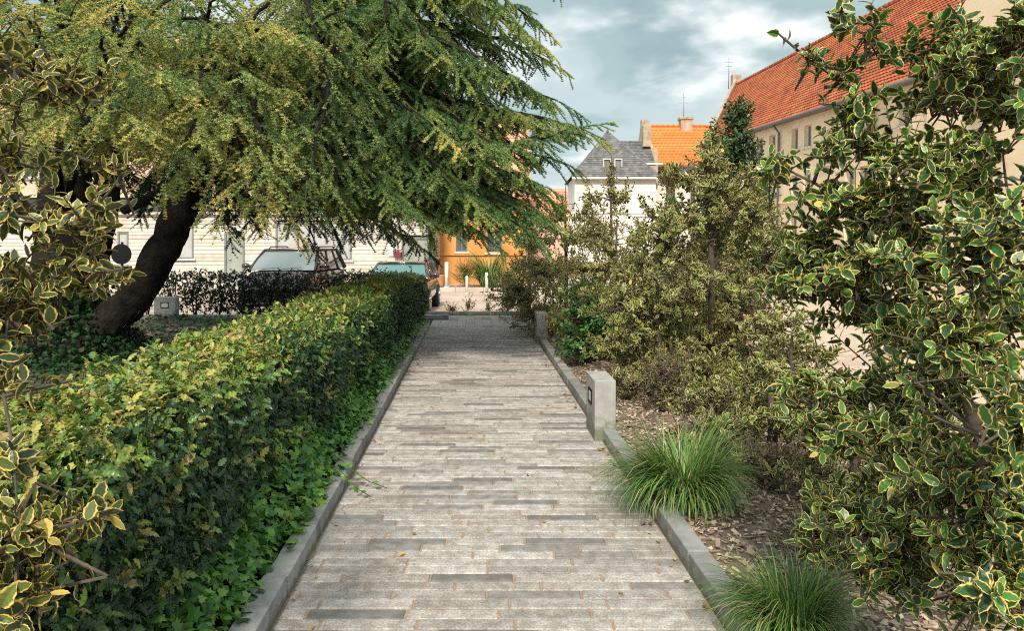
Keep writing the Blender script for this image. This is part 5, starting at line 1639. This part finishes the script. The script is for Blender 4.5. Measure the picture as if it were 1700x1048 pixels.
# -- white boarded shop building on the left
wb_ = thing('shop_building', 'shop building with weathered white boards, grey shutters and a black fascia behind the parked cars', 'building', (-22, 27, 0))
XL = lambda px: (px - 850) / F * 27 + 22
LW = XL(722)
ZF = 2.72                                   # underside of the fascia
zz = lambda py: EYE + (404 - py) / F * 27
ops = [(XL(272), XL(322), zz(430), zz(372)), (XL(374), XL(406), 0.0, zz(386)), (XL(458), XL(584), zz(432), zz(368)), (XL(668), XL(714), 0.0, zz(395)), (XL(60), XL(140), zz(430), zz(372)), (XL(196), XL(214), zz(430), zz(385))]
b = MB()
bh = .135
z = 0.0
while z < ZF:
    cuts = sorted([(q[0], q[1]) for q in ops if q[2] - .05 < z + bh / 2 < q[3] + .05])
    s = 0
    for (a, c) in cuts + [(LW, LW)]:
        x = s
        while x < a - .01:
            e = min(a, x + random.uniform(1.6, 3.4))
            b.box(x + .002, e - .002, -.03, .02 + random.uniform(0, .004), z + .006, z + bh - .006, 0, random.random())
            x = e
        s = c
    z += bh
b.build('boarding', M['board'], wb_)
b = MB()
b.quad(V(0, .045, 0), V(LW, .045, 0), V(LW, .045, ZF), V(0, .045, ZF), 1)
wall(b, V(0, 0, 0), V(1, 0, 0), V(0, -1, 0), LW, ZF + .55, 6.3, [(x, x + .9, 4.0, 5.5) for x in (1.2, 3.8, 6.4, 9.0, 11.6, 14.2, 16.8)], 0)
b.quad(V(LW, 0, 0), V(LW, 9, 0), V(LW, 9, 6.3), V(LW, 0, 6.3)); b.quad(V(0, 0, 0), V(0, 9, 0), V(0, 9, 6.3), V(0, 0, 6.3)); b.quad(V(0, 9, 0), V(LW, 9, 0), V(LW, 9, 6.3), V(0, 9, 6.3))
b.quad(V(.1, .6, 3.3), V(LW - .1, .6, 3.3), V(LW - .1, .6, 6.2), V(.1, .6, 6.2), 1)
b.build('wall', [M['pink_wall'], M['dark_metal']], wb_)
for x in (1.2, 3.8, 6.4, 9.0, 11.6, 14.2, 16.8): window(wb_, V(0, 0, 0), V(1, 0, 0), V(0, -1, 0), x, x + .9, 4.0, 5.5, cols=2, rows=2)
for i in (0, 2, 4, 5):
    q = ops[i]
    f = window(wb_, V(0, -.02, 0), V(1, 0, 0), V(0, -1, 0), *q, cols=1 if i != 2 else 2, depth=.0, fw=.06, frame=M['frame_dark'], pane=M['shutter'], sill=(i != 5))
for i in (1, 3):
    q = ops[i]
    b = MB(); b.box(q[0] + .05, q[1] - .05, -.01, .03, q[2], q[3] - .05); dr = b.build('door', M['door_grey'], wb_)
    b = MB(); b.box(q[0] - .02, q[0] + .05, -.05, .03, 0, q[3]); b.box(q[1] - .05, q[1] + .02, -.05, .03, 0, q[3]); b.box(q[0] + .05, q[1] - .05, -.05, .03, q[3] - .05, q[3] + .03); b.build('frame', M['frame_dark'], dr)
    b = MB(); b.tube([V(q[0] + .12, -.06, 1.02), V(q[0] + .24, -.06, 1.02)], [.016, .016], 6); b.build('handle', M['rim'], dr)
b = MB(); b.box(0, LW, -.10, .05, ZF + .02, ZF + .54); b.build('fascia', M['sign_board'], wb_)
b = MB(); b.box(0, LW, -.16, .04, ZF - .07, ZF + .015); b.box(0, LW, -.2, .04, ZF + .545, ZF + .62); b.build('cornice', M['board'], wb_)
fo = [c for c in wb_.children if c.name.startswith('fascia')][0]
for ch, px in (('E', 324), ('C', 357), ('O', 380), ('2', 441)):
    cu = bpy.data.curves.new('letter', 'FONT'); cu.body = ch; cu.size = .54; cu.extrude = .012; cu.offset = .006
    tmp = bpy.data.objects.new('letter_source', cu); COL.objects.link(tmp)
    me = bpy.data.meshes.new_from_object(tmp.evaluated_get(bpy.context.evaluated_depsgraph_get()))
    bpy.data.objects.remove(tmp)
    me.name = 'letter'; me.materials.clear(); me.materials.append(M['gold'])
    lo = bpy.data.objects.new('letter', me); COL.objects.link(lo); lo.parent = fo
    lo.location = (XL(px), -.115, ZF + .09); lo.rotation_euler = (R(90), 0, 0)
b = MB(); us = unit(V(0, 4.6, 4.2))
tiles(b, V(-.2, -.35, 6.1), V(1, 0, 0), us, LW + .2, math.hypot(4.6, 4.2), .34, .40)
b.quad(V(0, 9.2, 6.2), V(LW, 9.2, 6.2), V(LW, 4.2, 10.3), V(0, 4.2, 10.3), 0, .4)
b.add([V(0, 0, 6.3), V(0, 9, 6.3), V(0, 4.2, 10.2)], [(0, 1, 2)]); b.add([V(LW, 0, 6.3), V(LW, 9, 6.3), V(LW, 4.2, 10.2)], [(0, 1, 2)])
b.build('roof', M['tile_pale'], wb_)
b = MB(); b.box(0, LW, -.5, -.36, 5.95, 6.1); b.build('gutter', M['zinc'], wb_)
b = MB(); b.box(XL(646), XL(656), -.08, -.03, zz(425), zz(395)); b.build('notice_board', M['lead'], wb_)
t = thing('flower_box', 'small red flower box beside the shop door', 'flower box', (-22 + XL(661), 26.85, zz(427)))
b = MB(); b.prism([V(-.12, -.1, 0), V(.12, -.1, 0), V(.14, -.1, .16), V(-.14, -.1, .16)], V(0, 1, 0), .2); b.build('box', M['red'], t)
sc = Scatter(); n = 90
sc.put(T_TINY, rng.normal(size=(n, 3)) * np.array([.1, .06, .05]) + np.array([0, 0, .2]), frames(rand_dirs(n), rand_dirs(n)), rng.uniform(.05, .08, n), rng.random(n)); sc.build('flowers', [M['red']], t)

# -- orange rendered building in the middle distance
ob = thing('orange_building', 'low orange rendered building beyond the end of the path', 'building', (-3.0, 29, 0))
z9 = lambda py: EYE + (404 - py) / F * 29
X9 = lambda px: (px - 850) / F * 29 + 3.0
LB = X9(872)
b = MB()
ops = [(X9(757), X9(776), z9(418), z9(382)), (X9(808), X9(834), z9(420), z9(382))]
wall(b, V(0, 0, 0), V(1, 0, 0), V(0, -1, 0), LB, -.1, 3.4, ops, 0, .14)
b.quad(V(0, 0, -.1), V(0, 6, -.1), V(0, 6, 3.4), V(0, 0, 3.4)); b.quad(V(LB, 0, -.1), V(LB, 6, -.1), V(LB, 6, 3.4), V(LB, 0, 3.4)); b.quad(V(0, 6, -.1), V(LB, 6, -.1), V(LB, 6, 3.4), V(0, 6, 3.4))
b.quad(V(.05, .6, 0), V(LB - .05, .6, 0), V(LB - .05, .6, 3.3), V(.05, .6, 3.3), 1)
b.build('wall', [M['orange_wall'], M['dark_metal']], ob)
for q in ops: window(ob, V(0, 0, 0), V(1, 0, 0), V(0, -1, 0), *q, depth=.10, frame=M['frame_dark'])
b = MB(); b.box(-.02, LB + .02, -.07, -.003, z9(424), z9(418)); b.build('ledge', M['orange_wall'], ob)
b = MB(); us = unit(V(0, 3.4, 3.6))
tiles(b, V(-.2, -.3, 3.3), V(1, 0, 0), us, LB + .4, math.hypot(3.4, 3.6), .30, .34)
b.quad(V(-.2, 6.3, 3.3), V(LB + .2, 6.3, 3.3), V(LB + .2, 3.1, 6.9), V(-.2, 3.1, 6.9), 0, .4)
b.add([V(0, 0, 3.3), V(0, 6, 3.3), V(0, 3.1, 6.8)], [(0, 1, 2)]); b.add([V(LB, 0, 3.3), V(LB, 6, 3.3), V(LB, 3.1, 6.8)], [(0, 1, 2)])
b.build('roof', M['tile_pale'], ob)
# -- brick cottage between it and the slate house
bc = thing('brick_cottage', 'small red brick cottage glimpsed between the cedar sprays and the white house', 'house', (.8, 33, 0))
b = MB(); b.box(0, 1.7, 0, 5, -.1, 2.8); b.build('wall', M['pink_wall'], bc)
b = MB(); us = unit(V(0, 2.5, 1.4))
tiles(b, V(-.1, -.2, 2.75), V(1, 0, 0), us, 1.9, math.hypot(2.6, 1.5), .28, .32); b.quad(V(-.1, 5.2, 2.8), V(1.8, 5.2, 2.8), V(1.8, 2.4, 4.2), V(-.1, 2.4, 4.2)); b.build('roof', M['tile_pale'], bc)
